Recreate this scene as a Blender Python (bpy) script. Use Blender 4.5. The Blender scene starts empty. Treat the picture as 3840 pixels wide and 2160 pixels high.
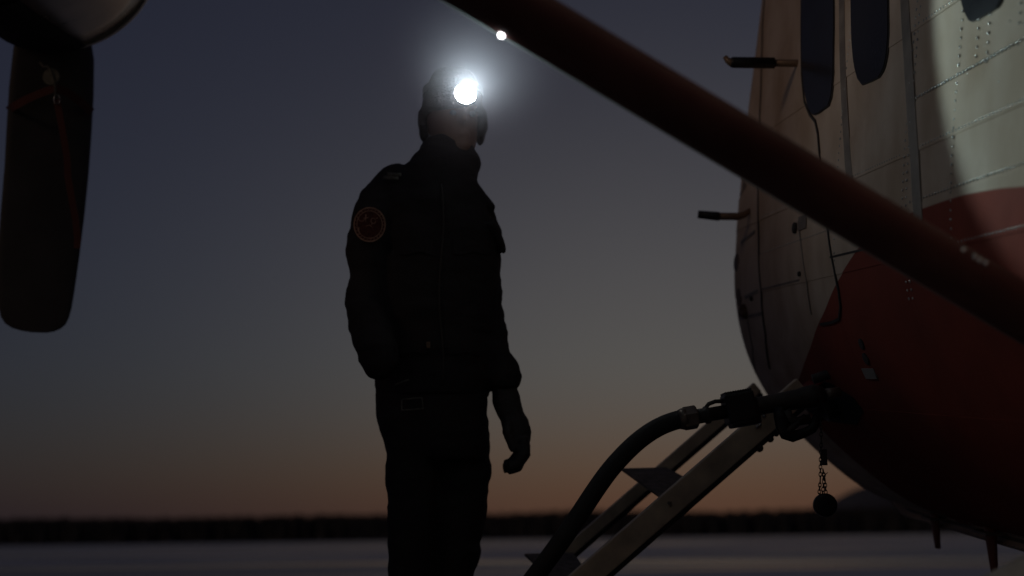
import bpy, bmesh, math, random
import numpy as np, time
T0 = time.time()
def tick(n): print('TICK', n, round(time.time()-T0, 2))
from mathutils import Vector, Matrix, noise

rng = random.Random(7)
scn = bpy.context.scene
col = scn.collection
R = math.radians

# ---------------------------------------------------------------- camera
FPX = 3840 * 50.0 / 36.0
CAM = Vector((0, 0, 0.48))
PITCH = math.atan((2016 - 1080) / FPX)
ROLL = R(0.75)
Fw = Vector((0, math.cos(PITCH), math.sin(PITCH)))
U0 = Vector((0, -math.sin(PITCH), math.cos(PITCH)))
X0 = Vector((1, 0, 0))
Rt = X0 * math.cos(ROLL) - U0 * math.sin(ROLL)
Up = U0 * math.cos(ROLL) + X0 * math.sin(ROLL)
cd = bpy.data.cameras.new('camera')
cam = bpy.data.objects.new('camera', cd)
col.objects.link(cam)
cam.matrix_world = Matrix(((Rt.x, Up.x, -Fw.x, CAM.x), (Rt.y, Up.y, -Fw.y, CAM.y), (Rt.z, Up.z, -Fw.z, CAM.z), (0, 0, 0, 1)))
cd.lens = 50; cd.sensor_width = 36; cd.clip_end = 8000; cd.clip_start = 0.05
cd.dof.use_dof = True; cd.dof.focus_distance = 3.95; cd.dof.aperture_fstop = 1.6; cd.dof.aperture_blades = 9
scn.camera = cam

# ---------------------------------------------------------------- world: dusk sky
SUN_AZ = 13.0                                   # degrees right of straight ahead
world = bpy.data.worlds.new('World'); scn.world = world; world.use_nodes = True
nt = world.node_tree; N = nt.nodes; L = nt.links
for n in list(N): N.remove(n)
out = N.new('ShaderNodeOutputWorld'); bg = N.new('ShaderNodeBackground')
sky = N.new('ShaderNodeTexSky'); sky.sky_type = 'NISHITA'; sky.sun_disc = False
sky.sun_elevation = R(-3.0); sky.sun_rotation = R(SUN_AZ); sky.air_density = 1.0; sky.dust_density = 1.5; sky.ozone_density = 2.0
bg.inputs['Strength'].default_value = 0.1
# afterglow: the twilight arch round the point where the sun went down, reddened towards the horizon
def wn(t, op=None, **kw):
    n = N.new(t)
    if op: n.operation = op
    for k, v in kw.items(): n.inputs[int(k[1:])].default_value = v
    return n
GEL = 6.5; GAZ = 8.0
tcw = N.new('ShaderNodeTexCoord')
dt = wn('ShaderNodeVectorMath', 'DOT_PRODUCT', i1=(math.sin(R(GAZ))*math.cos(R(GEL)), math.cos(R(GAZ))*math.cos(R(GEL)), math.sin(R(GEL))))
stc = wn('ShaderNodeVectorMath', 'MULTIPLY', i1=(1, 1, 1.5)); L.new(tcw.outputs['Generated'], stc.inputs[0])   # the arch is wider than tall
nrm_ = wn('ShaderNodeVectorMath', 'NORMALIZE'); L.new(stc.outputs[0], nrm_.inputs[0]); L.new(nrm_.outputs[0], dt.inputs[0])
ac = wn('ShaderNodeMath', 'ARCCOSINE'); L.new(dt.outputs['Value'], ac.inputs[0])
dv = wn('ShaderNodeMath', 'DIVIDE', i1=R(18.0)); L.new(ac.outputs[0], dv.inputs[0])
sq = wn('ShaderNodeMath', 'POWER', i1=2.0); L.new(dv.outputs[0], sq.inputs[0])
ng = wn('ShaderNodeMath', 'MULTIPLY', i1=-1.0); L.new(sq.outputs[0], ng.inputs[0])
ex = wn('ShaderNodeMath', 'EXPONENT'); L.new(ng.outputs[0], ex.inputs[0])
sz = N.new('ShaderNodeSeparateXYZ'); L.new(tcw.outputs['Generated'], sz.inputs[0])
mrz = N.new('ShaderNodeMapRange'); mrz.interpolation_type = 'SMOOTHSTEP'; mrz.inputs[1].default_value = -0.005; mrz.inputs[2].default_value = 0.13; L.new(sz.outputs[2], mrz.inputs[0])
red = N.new('ShaderNodeMix'); red.data_type = 'RGBA'; red.inputs[6].default_value = (0.070, 0.029, 0.010, 1); red.inputs[7].default_value = (0.068, 0.058, 0.042, 1)
L.new(mrz.outputs[0], red.inputs[0])
lobe = wn('ShaderNodeVectorMath', 'SCALE'); L.new(red.outputs[2], lobe.inputs[0]); L.new(ex.outputs[0], lobe.inputs['Scale'])
gain = wn('ShaderNodeVectorMath', 'MULTIPLY', i1=(0.075, 0.09, 0.102)); L.new(sky.outputs[0], gain.inputs[0])
add = wn('ShaderNodeVectorMath', 'ADD'); L.new(gain.outputs[0], add.inputs[0]); L.new(lobe.outputs[0], add.inputs[1])
air = wn('ShaderNodeVectorMath', 'ADD', i1=(0.0110, 0.0104, 0.0152)); L.new(add.outputs[0], air.inputs[0])   # even twilight from the whole dome
bg.inputs['Strength'].default_value = 1.0
L.new(air.outputs[0], bg.inputs[0]); L.new(bg.outputs[0], out.inputs[0])

# lamp added for an unseen floodlight, opposite the sunset; it reaches the nose, the ladder and the
# strut softly and warm from behind the camera to the left
sl = bpy.data.lights.new('warm_side_light', 'SUN'); sl.energy = 0.11; sl.angle = R(14); sl.color = (1, 0.70, 0.48)
so = bpy.data.objects.new('warm_side_light', sl); col.objects.link(so)
sd = Vector((-0.72, -0.58, 0.36))
so.rotation_euler = sd.to_track_quat('Z', 'Y').to_euler()

scn.view_settings.view_transform = 'Standard'; scn.view_settings.look = 'None'
scn.view_settings.exposure = 0; scn.view_settings.gamma = 1
scn.view_settings.use_curve_mapping = False
scn.cycles.use_denoising = True
scn.cycles.max_bounces = 6
scn.cycles.sample_clamp_indirect = 40

# ---------------------------------------------------------------- helpers
def ray(u, v):
    return Fw + Rt * ((u - 1920) / FPX) + Up * ((1080 - v) / FPX)
def P(u, v, Y):
    """world point seen at photograph position (u, v), at world depth Y"""
    D = ray(u, v)
    return CAM + D * (Y / D.y)
def S2M(px, Y): return px / FPX * Y

def tag(o, label=None, cat=None, group=None, kind=None):
    if label: o['label'] = label
    if cat: o['category'] = cat
    if group: o['group'] = group
    if kind: o['kind'] = kind
    return o
def empty(name, loc, label=None, cat=None, group=None):
    o = bpy.data.objects.new(name, None); col.objects.link(o); o.location = loc
    o.empty_display_size = 0.1
    return tag(o, label, cat, group)
def link(name, me, mat=None, parent=None):
    o = bpy.data.objects.new(name, me); col.objects.link(o)
    if mat is not None and not me.materials: me.materials.append(mat)
    if parent is not None:
        o.parent = parent
        o.matrix_parent_inverse = WM(parent).inverted()
    return o
def WM(o):
    m = Matrix.Translation(o.location)
    return m if o.parent is None else Matrix.Identity(4)
def smooth(me, on=True):
    me.polygons.foreach_set('use_smooth', [on] * len(me.polygons))
def mesh(name, verts, faces, mat=None, parent=None, sm=True, uv=None):
    me = bpy.data.meshes.new(name)
    me.from_pydata([tuple(v) for v in verts], [], faces)
    if uv is not None:
        lay = me.uv_layers.new(name='UVMap')
        for lp in me.loops: lay.data[lp.index].uv = uv[lp.vertex_index]
    me.update(); smooth(me, sm)
    return link(name, me, mat, parent)

class MB:
    """collects shapes into one mesh"""
    def __init__(s): s.v = []; s.f = []
    def add(s, v, f):
        o = len(s.v); s.v += [Vector(x) for x in v]; s.f += [tuple(i + o for i in q) for q in f]; return s
    def ring_loft(s, rings, cap=True, close=True):
        n = len(rings[0]); o = len(s.v)
        for r in rings: s.v += [Vector(x) for x in r]
        for i in range(len(rings) - 1):
            for j in range(n if close else n - 1):
                k = (j + 1) % n
                s.f.append((o + i*n + j, o + i*n + k, o + (i+1)*n + k, o + (i+1)*n + j))
        if cap:
            s.f.append(tuple(o + j for j in reversed(range(n))))
            s.f.append(tuple(o + (len(rings)-1)*n + j for j in range(n)))
        return s
    def tube(s, pts, rad, n=12, cap=True, flat=1.0, ref=None):
        pts = [Vector(p) for p in pts]
        if not hasattr(rad, '__len__'): rad = [rad] * len(pts)
        rings = []; prev = None
        for i, p in enumerate(pts):
            t = (pts[min(i+1, len(pts)-1)] - pts[max(i-1, 0)]).normalized()
            if prev is None:
                a = Vector(ref) if ref is not None else (Vector((0,0,1)) if abs(t.z) < 0.9 else Vector((0,1,0)))
            else: a = prev
            a = (a - t * a.dot(t)).normalized(); b = t.cross(a); prev = a
            rings.append([p + a * (rad[i]*math.cos(2*math.pi*k/n)) + b * (rad[i]*flat*math.sin(2*math.pi*k/n)) for k in range(n)])
        return s.ring_loft(rings, cap)
    def box(s, c, ax, ay, az, sx, sy, sz):
        c = Vector(c); vs = [c + ax*(i*sx/2) + ay*(j*sy/2) + az*(k*sz/2) for i in (-1,1) for j in (-1,1) for k in (-1,1)]
        return s.add(vs, [(0,1,3,2),(4,6,7,5),(0,4,5,1),(2,3,7,6),(0,2,6,4),(1,5,7,3)])
    def ell(s, c, rx, ry, rz, n=14, m=9, ax=None):
        c = Vector(c); A = ax or (Vector((1,0,0)), Vector((0,1,0)), Vector((0,0,1)))
        vs = [c - A[2]*rz]
        for i in range(1, m):
            ph = math.pi*i/m - math.pi/2
            for j in range(n):
                th = 2*math.pi*j/n
                vs.append(c + A[0]*(rx*math.cos(ph)*math.cos(th)) + A[1]*(ry*math.cos(ph)*math.sin(th)) + A[2]*(rz*math.sin(ph)))
        vs.append(c + A[2]*rz); f = []
        for j in range(n): f.append((0, 1 + (j+1) % n, 1 + j))
        for i in range(m-2):
            for j in range(n):
                a = 1 + i*n + j; b = 1 + i*n + (j+1) % n; f.append((a, b, b+n, a+n))
        t = len(vs)-1
        for j in range(n): f.append((t, t-n+j, t-n+(j+1) % n))
        return s.add(vs, f)
    def build(s, name, mat, parent=None, sm=True, bevel=0):
        o = mesh(name, s.v, s.f, mat, parent, sm)
        bm = bmesh.new(); bm.from_mesh(o.data); bmesh.ops.recalc_face_normals(bm, faces=bm.faces)
        if bevel: bmesh.ops.bevel(bm, geom=list(bm.edges), offset=bevel, segments=2, affect='EDGES', profile=0.6)
        bm.to_mesh(o.data); bm.free()
        if bevel: smooth(o.data, False)
        return o
    def remeshed(s, name, mat, parent, voxel, wrinkle=0.0, wscale=9.0, smooth_iter=4):
        """one continuous skin over all shapes collected so far"""
        me = bpy.data.meshes.new(name); me.from_pydata([tuple(v) for v in s.v], [], s.f); me.update()
        bm = bmesh.new(); bm.from_mesh(me); bmesh.ops.recalc_face_normals(bm, faces=bm.faces); bm.to_mesh(me); bm.free()
        ts = bpy.data.scenes.new('tmp'); t = bpy.data.objects.new('tmp', me); ts.collection.objects.link(t)
        m = t.modifiers.new('r', 'REMESH'); m.mode = 'VOXEL'; m.voxel_size = voxel
        m2 = t.modifiers.new('s', 'SMOOTH'); m2.iterations = smooth_iter; m2.factor = 0.5
        ts.view_layers[0].update(); dg = ts.view_layers[0].depsgraph
        nm = bpy.data.meshes.new_from_object(t.evaluated_get(dg))
        bpy.data.objects.remove(t); bpy.data.scenes.remove(ts); nm.name = name
        if wrinkle:
            nv = len(nm.vertices); co = np.empty(nv*3, 'f'); no = np.empty(nv*3, 'f')
            nm.vertices.foreach_get('co', co); nm.vertex_normals.foreach_get('vector', no)
            co = co.reshape(-1, 3); no = no.reshape(-1, 3); d = np.empty(nv, 'f')
            for i in range(nv):
                x, y, z = map(float, co[i])
                w = noise.noise(Vector((x*wscale, y*wscale, z*wscale*1.9)))
                w2 = abs(noise.noise(Vector((x*wscale*1.3+5, y*wscale*1.3, z*wscale*3.2))))
                d[i] = wrinkle*(w + 0.8*(0.35 - w2))
            nm.vertices.foreach_set('co', (co + no*d[:, None]).ravel()); nm.update()
        nm.materials.clear(); smooth(nm)
        return link(name, nm, mat, parent)

# ---------------------------------------------------------------- materials
def mat(name, base, rough=0.6, metal=0.0, var=0.12, vscale=6.0, bump=0.0, bscale=60.0, coat=0.0, spec=0.5, dirt=None, aniso=(1,1,1)):
    m = bpy.data.materials.new(name); m.use_nodes = True
    nt = m.node_tree; b = nt.nodes['Principled BSDF']
    b.inputs['Metallic'].default_value = metal
    b.inputs['Coat Weight'].default_value = coat; b.inputs['Coat Roughness'].default_value = 0.12
    b.inputs['Specular IOR Level'].default_value = spec
    tc = nt.nodes.new('ShaderNodeTexCoord'); mp = nt.nodes.new('ShaderNodeMapping'); mp.inputs['Scale'].default_value = aniso
    nt.links.new(tc.outputs['Object'], mp.inputs[0])
    nz = nt.nodes.new('ShaderNodeTexNoise'); nz.inputs['Scale'].default_value = vscale; nz.inputs['Detail'].default_value = 6
    nt.links.new(mp.outputs[0], nz.inputs['Vector'])
    cr = nt.nodes.new('ShaderNodeValToRGB')
    cr.color_ramp.elements[0].position = 0.3; cr.color_ramp.elements[1].position = 0.7
    d = dirt if dirt else tuple(c*(1-var) for c in base)
    cr.color_ramp.elements[0].color = (*d, 1); cr.color_ramp.elements[1].color = (*[min(1, c*(1+var*0.6)) for c in base], 1)
    nt.links.new(nz.outputs[0], cr.inputs[0]); nt.links.new(cr.outputs[0], b.inputs['Base Color'])
    mr = nt.nodes.new('ShaderNodeMapRange'); mr.inputs[3].default_value = max(0.02, rough-0.1); mr.inputs[4].default_value = min(1, rough+0.12)
    nt.links.new(nz.outputs[0], mr.inputs[0]); nt.links.new(mr.outputs[0], b.inputs['Roughness'])
    if bump:
        n2 = nt.nodes.new('ShaderNodeTexNoise'); n2.inputs['Scale'].default_value = bscale; n2.inputs['Detail'].default_value = 4
        nt.links.new(mp.outputs[0], n2.inputs['Vector'])
        bp = nt.nodes.new('ShaderNodeBump'); bp.inputs['Strength'].default_value = bump; bp.inputs['Distance'].default_value = 0.01
        nt.links.new(n2.outputs[0], bp.inputs['Height']); nt.links.new(bp.outputs[0], b.inputs['Normal'])
    return m
M = {}
M['black_cloth'] = mat('black_cloth', (0.05, 0.044, 0.046), 0.9, bump=0.4, bscale=220, spec=0.2)
M['trousers'] = mat('trousers_cloth', (0.05, 0.044, 0.045), 0.92, bump=0.4, bscale=240, spec=0.2)
M['knit'] = mat('knit', (0.05, 0.045, 0.045), 0.95, bump=0.6, bscale=160, spec=0.2)
M['glove'] = mat('glove_leather', (0.055, 0.048, 0.046), 0.6, bump=0.3, bscale=120)
M['skin'] = mat('skin', (0.42, 0.25, 0.18), 0.5, bump=0.1, bscale=150)
M['strap'] = mat('strap_web', (0.02, 0.02, 0.022), 0.8, bump=0.4, bscale=300)
M['plastic'] = mat('black_plastic', (0.014, 0.014, 0.015), 0.45, bump=0.1)
M['rubber'] = mat('rubber', (0.032, 0.029, 0.028), 0.7, bump=0.25, bscale=90)
M['primer'] = mat('primer', (0.2, 0.17, 0.14), 0.7)
M['redpaint'] = mat('red_paint', (0.36, 0.025, 0.016), 0.38, var=0.2, coat=0.3, bump=0.05, bscale=30)
M['strutpaint'] = mat('strut_paint', (0.21, 0.088, 0.075), 0.75, var=0.35, vscale=5, bump=0.05, bscale=30, spec=0.15)
M['whitepaint'] = mat('white_paint', (0.66, 0.66, 0.63), 0.36, var=0.15, coat=0.2, bump=0.06, bscale=24)
M['greystrip'] = mat('grey_sealant', (0.30, 0.245, 0.20), 0.6, var=0.35, vscale=14)
M['seam'] = mat('seam_rubber', (0.05, 0.042, 0.038), 0.75)
M['glass'] = mat('dark_glass', (0.035, 0.032, 0.036), 0.3, var=0.2, spec=0.09, coat=0.0)
M['steel'] = mat('steel', (0.5, 0.5, 0.5), 0.28, metal=1.0, var=0.2, vscale=30)
M['chrome'] = mat('chrome', (0.85, 0.85, 0.85), 0.1, metal=1.0, var=0.02)
M['boltsteel'] = mat('bolt_steel', (0.9, 0.9, 0.9), 0.14, metal=1.0, var=0.02)
cg = bpy.data.materials.new('clear_glass'); cg.use_nodes = True
cg.node_tree.nodes['Principled BSDF'].inputs['Transmission Weight'].default_value = 1.0; cg.node_tree.nodes['Principled BSDF'].inputs['Roughness'].default_value = 0.03
M['clearglass'] = cg
M['darksteel'] = mat('dark_metal', (0.075, 0.066, 0.06), 0.5, metal=0.3, var=0.4, vscale=30, bump=0.15)
M['alloy'] = mat('worn_alloy', (0.26, 0.21, 0.17), 0.45, metal=0.6, var=0.4, vscale=25)
M['ladderpaint'] = mat('ladder_paint', (0.86, 0.68, 0.48), 0.5, var=0.3, vscale=12, bump=0.1)
M['tread'] = mat('tread_grip', (0.26, 0.22, 0.20), 0.85, var=0.4, vscale=40, bump=0.8, bscale=260)
M['blade'] = mat('blade_black', (0.045, 0.039, 0.04), 0.6, var=0.3, bump=0.1)
M['redstrap'] = mat('red_webbing', (0.12, 0.034, 0.028), 0.85, bump=0.5, bscale=260)
M['cowl'] = mat('cowl_paint', (0.55, 0.49, 0.42), 0.28, metal=0.85, var=0.3, vscale=5)
M['bay_reflection_black'] = mat('bay_reflection_black', (0.02, 0.018, 0.016), 0.85)  # near-black for the fuel bay and the blade reflection painted on the cowling
M['cowlring'] = mat('cowl_ring', (0.8, 0.7, 0.58), 0.3, metal=0.2, var=0.15)
M['placard'] = mat('placard', (0.42, 0.4, 0.38), 0.6)
M['orange'] = mat('fin_paint', (0.32, 0.1, 0.05), 0.5, var=0.25)
M['stain'] = mat('brown_cap', (0.16, 0.085, 0.05), 0.6, var=0.4, vscale=30)
M['patchred'] = mat('patch_cloth', (0.13, 0.035, 0.028), 0.95, bump=0.4, bscale=300, var=0.4, vscale=90)
M['patchring'] = mat('patch_thread', (0.62, 0.36, 0.26), 0.9, bump=0.4, bscale=300, var=0.45, vscale=60)
M['trimdark'] = mat('zip_metal', (0.08, 0.072, 0.07), 0.5, metal=0.5)
M['trim'] = mat('grey_trim', (0.20, 0.19, 0.16), 0.8, var=0.5, vscale=90)
M['bark'] = mat('conifer', (0.05, 0.047, 0.046), 0.95, var=0.4, vscale=0.2)
M['hill'] = mat('wooded_hill', (0.10, 0.10, 0.105), 0.95, var=0.3, vscale=0.02)

def snow_mat():
    m = bpy.data.materials.new('snow_and_ice'); m.use_nodes = True
    nt = m.node_tree; b = nt.nodes['Principled BSDF']; n = nt.nodes; l = nt.links
    tc = n.new('ShaderNodeTexCoord'); mp = n.new('ShaderNodeMapping'); mp.inputs['Scale'].default_value = (0.007, 0.065, 1); mp.inputs['Rotation'].default_value = (0, 0, R(3))
    l.new(tc.outputs['Object'], mp.inputs[0])
    nz = n.new('ShaderNodeTexNoise'); nz.inputs['Scale'].default_value = 1.6; nz.inputs['Detail'].default_value = 4; nz.inputs['Roughness'].default_value = 0.6
    l.new(mp.outputs[0], nz.inputs['Vector'])
    cr = n.new('ShaderNodeValToRGB'); cr.color_ramp.elements[0].position = 0.46; cr.color_ramp.elements[1].position = 0.54
    l.new(nz.outputs[0], cr.inputs[0])
    mx = n.new('ShaderNodeMix'); mx.data_type = 'RGBA'
    mx.inputs[6].default_value = (0.06, 0.07, 0.09, 1); mx.inputs[7].default_value = (0.66, 0.72, 0.80, 1)
    l.new(cr.outputs[0], mx.inputs[0]); l.new(mx.outputs[2], b.inputs['Base Color'])
    mr = n.new('ShaderNodeMapRange'); mr.inputs[3].default_value = 0.14; mr.inputs[4].default_value = 0.8
    l.new(cr.outputs[0], mr.inputs[0]); l.new(mr.outputs[0], b.inputs['Roughness'])
    n2 = n.new('ShaderNodeTexNoise'); n2.inputs['Scale'].default_value = 2.2; n2.inputs['Detail'].default_value = 6
    l.new(tc.outputs['Object'], n2.inputs['Vector'])
    bp = n.new('ShaderNodeBump'); bp.inputs['Strength'].default_value = 0.16; bp.inputs['Distance'].default_value = 0.08
    l.new(n2.outputs[0], bp.inputs['Height']); l.new(bp.outputs[0], b.inputs['Normal'])
    return m
M['snow'] = snow_mat()

# ---------------------------------------------------------------- ground, forest, hill
def ground():
    # denser grid near the place, flat sheet out to the horizon
    xs = [-4000, -1500, -600, -250] + list(np.linspace(-120, 120, 61)) + [250, 600, 1500, 4000]
    ys = [-2000, -300, -60, -20] + list(np.linspace(-8, 160, 113)) + [260, 420, 800, 2000, 5000]
    vs = []; fs = []
    for y in ys:
        for x in xs:
            amp = 0.10 * min(1, max(0, (y - 9) / 12)) * min(1, max(0, (260 - y) / 100)) * min(1, max(0, (240 - abs(x)) / 100))
            z = amp * (noise.noise(Vector((x*0.02, y*0.22, 3.1))) + 0.5*noise.noise(Vector((x*0.07, y*0.5, 8.1))))
            vs.append((x, y, z))
    nx = len(xs)
    for j in range(len(ys)-1):
        for i in range(nx-1):
            fs.append((j*nx+i, j*nx+i+1, (j+1)*nx+i+1, (j+1)*nx+i))
    tag(mesh('snowy_ground', vs, fs, M['snow']), kind='structure')
ground()

def hill():
    vs = []; fs = []; nx, ny = 60, 24
    for j in range(ny+1):
        for i in range(nx+1):
            x = -300 + 1500*i/nx; y = 1250 + 700*j/ny
            u = (x - 560)/330; w = (j/ny - 0.5)*2
            tq = min(1, max(0, (x - 265 - 60*w)/150)); h = 58*(tq*tq*(3-2*tq))*max(0, 1-w*w) + 4*noise.noise(Vector((x*0.012, y*0.012, 0)))*max(0, 1-w*w)
            vs.append((x, y, h - 1.0))
    for j in range(ny):
        for i in range(nx):
            a = j*(nx+1)+i; fs.append((a, a+1, a+nx+2, a+nx+1))
    tag(mesh('hill', vs, fs, M['hill']), kind='structure')
hill()

def forest():
    r = random.Random(3); V = []; F = []
    for k in range(5200):
        y = 470 + 150*r.random()**1.3
        x = -260 + 620*r.random()
        x *= y/500
        h = (8.6 + 0.9*r.random() + 0.8*noise.noise(Vector((x*0.02, 0, 0))) + (0.8 if r.random() < 0.05 else 0)) * (y/500)
        w = h*(0.15 + 0.08*r.random()); n = 6
        base = len(V); tiers = 3
        V.append((x, y, h))
        for t in range(tiers):
            zt = h*(0.72 - 0.30*t); rr = w*(0.42 + 0.34*t); ph = r.random()*6.28
            for j in range(n):
                q = rr*(0.75 + 0.5*r.random()); a = ph + 2*math.pi*j/n
                V.append((x + q*math.cos(a), y + q*math.sin(a), max(0.0, zt - h*0.12*r.random())))
            tip = base if t == 0 else None
            if tip is None:
                V.append((x, y, zt + h*0.34)); tip = len(V)-1; s = tip - n
            else: s = base + 1
            for j in range(n): F.append((tip, s + j, s + (j+1) % n))
        V.append((x - 0.15, y, 0)); V.append((x + 0.15, y, 0)); V.append((x, y, h*0.5)); F.append((len(V)-3, len(V)-2, len(V)-1))
    o = mesh('spruce_forest', V, F, M['bark'], sm=False)
    tag(o, 'dark band of far-off forest along the horizon', 'forest', kind='stuff')
forest(); tick('forest')

# ---------------------------------------------------------------- aircraft frame
VP = ray(1550, 1400).normalized()                # forward direction of the fuselage
RF = VP.cross(Vector((0, 0, 1))).normalized()     # to the aircraft's right
UF = RF.cross(VP).normalized()
W0 = P(2720, 1080, 5.5)
HALF = 0.80
O = W0 + RF * HALF
def plane_pt(u, v, s):
    """point of the view ray in the cross-section plane at station s"""
    D = ray(u, v); t = (s - (CAM - O).dot(VP)) / D.dot(VP)
    return CAM + D * t
def ab(p):
    q = p - O
    return q.dot(RF), q.dot(UF), q.dot(VP)
left_px = [(3350, 1893), (3200, 1826), (3080, 1738), (2960, 1620), (2865, 1500), (2800, 1360), (2760, 1220), (2745, 1080), (2748, 940), (2760, 780), (2785, 520), (2818, 260), (2850, 0)]
pts = [ab(plane_pt(u - 25*min(1, max(0, (1750-v)/400)), v, 0))[:2] for u, v in left_px]
bb = pts[0][1] - 0.03
ctrl = [(0.0, bb), (-0.18, bb + 0.003)] + pts[0:] + [(-0.66, 1.24), (-0.52, 1.36), (-0.28, 1.42), (0.0, 1.43)]
def catmull(c, n=14):
    c = [np.array(p, float) for p in c]; c = [2*c[0]-c[1]] + c + [2*c[-1]-c[-2]]; o = []
    for i in range(1, len(c)-2):
        for k in range(n):
            t = k/n; p0, p1, p2, p3 = c[i-1:i+3]
            o.append(0.5*((2*p1)+(-p0+p2)*t+(2*p0-5*p1+4*p2-p3)*t*t+(-p0+3*p1-3*p2+p3)*t**3))
    o.append(c[-2]); return np.array(o)
half = catmull(ctrl)
half[:, 0] = np.minimum(half[:, 0], 0); half[0, 0] = 0; half[-1, 0] = 0
seg = np.linalg.norm(np.diff(half, axis=0), axis=1); acc = np.concatenate([[0], np.cumsum(seg)])
HL = acc[-1]                                       # arc length of the left half, belly to roof
def sec(l):
    """cross-section point and outward normal at arc length l (0 belly, HL roof, to 2*HL down the right side)"""
    m = l > HL
    q = min(max(2*HL - l if m else l, 0), HL)
    a = np.interp(q, acc, half[:, 0]); b = np.interp(q, acc, half[:, 1])
    e = 0.02; q0, q1 = max(q-e, 0), min(q+e, HL)
    ta = np.interp(q1, acc, half[:, 0]) - np.interp(q0, acc, half[:, 0]); tb = np.interp(q1, acc, half[:, 1]) - np.interp(q0, acc, half[:, 1])
    na, nb = -tb, ta; n = math.hypot(na, nb) or 1
    if m: return -a, b, -na/n, nb/n
    return a, b, na/n, nb/n
def kf(s):
    if s > -0.2: return max(0.12, 1 - 0.6*(s + 0.2)**1.5)
    if s < -6.2: return max(0.2, 1 - 0.16*(-6.2 - s))
    return 1.0
def S(l, s, off=0.0):
    a, b, na, nb = sec(l); k = kf(s); b0 = 0.9 if s < -6.2 else 0.1
    return O + RF*(a*k + na*off) + UF*((b-b0)*k + b0 + nb*off) + VP*s
def hit(u, v):
    """(l, s) on the left skin seen at a photograph position"""
    D = ray(u, v); c = CAM - O
    a0, b0, s0 = c.dot(RF), c.dot(UF), c.dot(VP); da, db, ds = D.dot(RF), D.dot(UF), D.dot(VP)
    best = None
    for i in range(len(half)-1):
        p = half[i]; q = half[i+1]; e = q-p
        den = da*e[1] - db*e[0]
        if abs(den) < 1e-12: continue
        t = ((p[0]-a0)*e[1] - (p[1]-b0)*e[0])/den; w = ((p[0]-a0)*db - (p[1]-b0)*da)/den
        if t > 0 and -1e-6 <= w <= 1+1e-6 and (best is None or t < best[0]):
            best = (t, acc[i] + w*(acc[i+1]-acc[i]))
    if best is None: return hit(u + 3, v - (3 if v > 1300 else 0))
    return best[1], min(s0 + best[0]*ds, -0.12)

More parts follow.
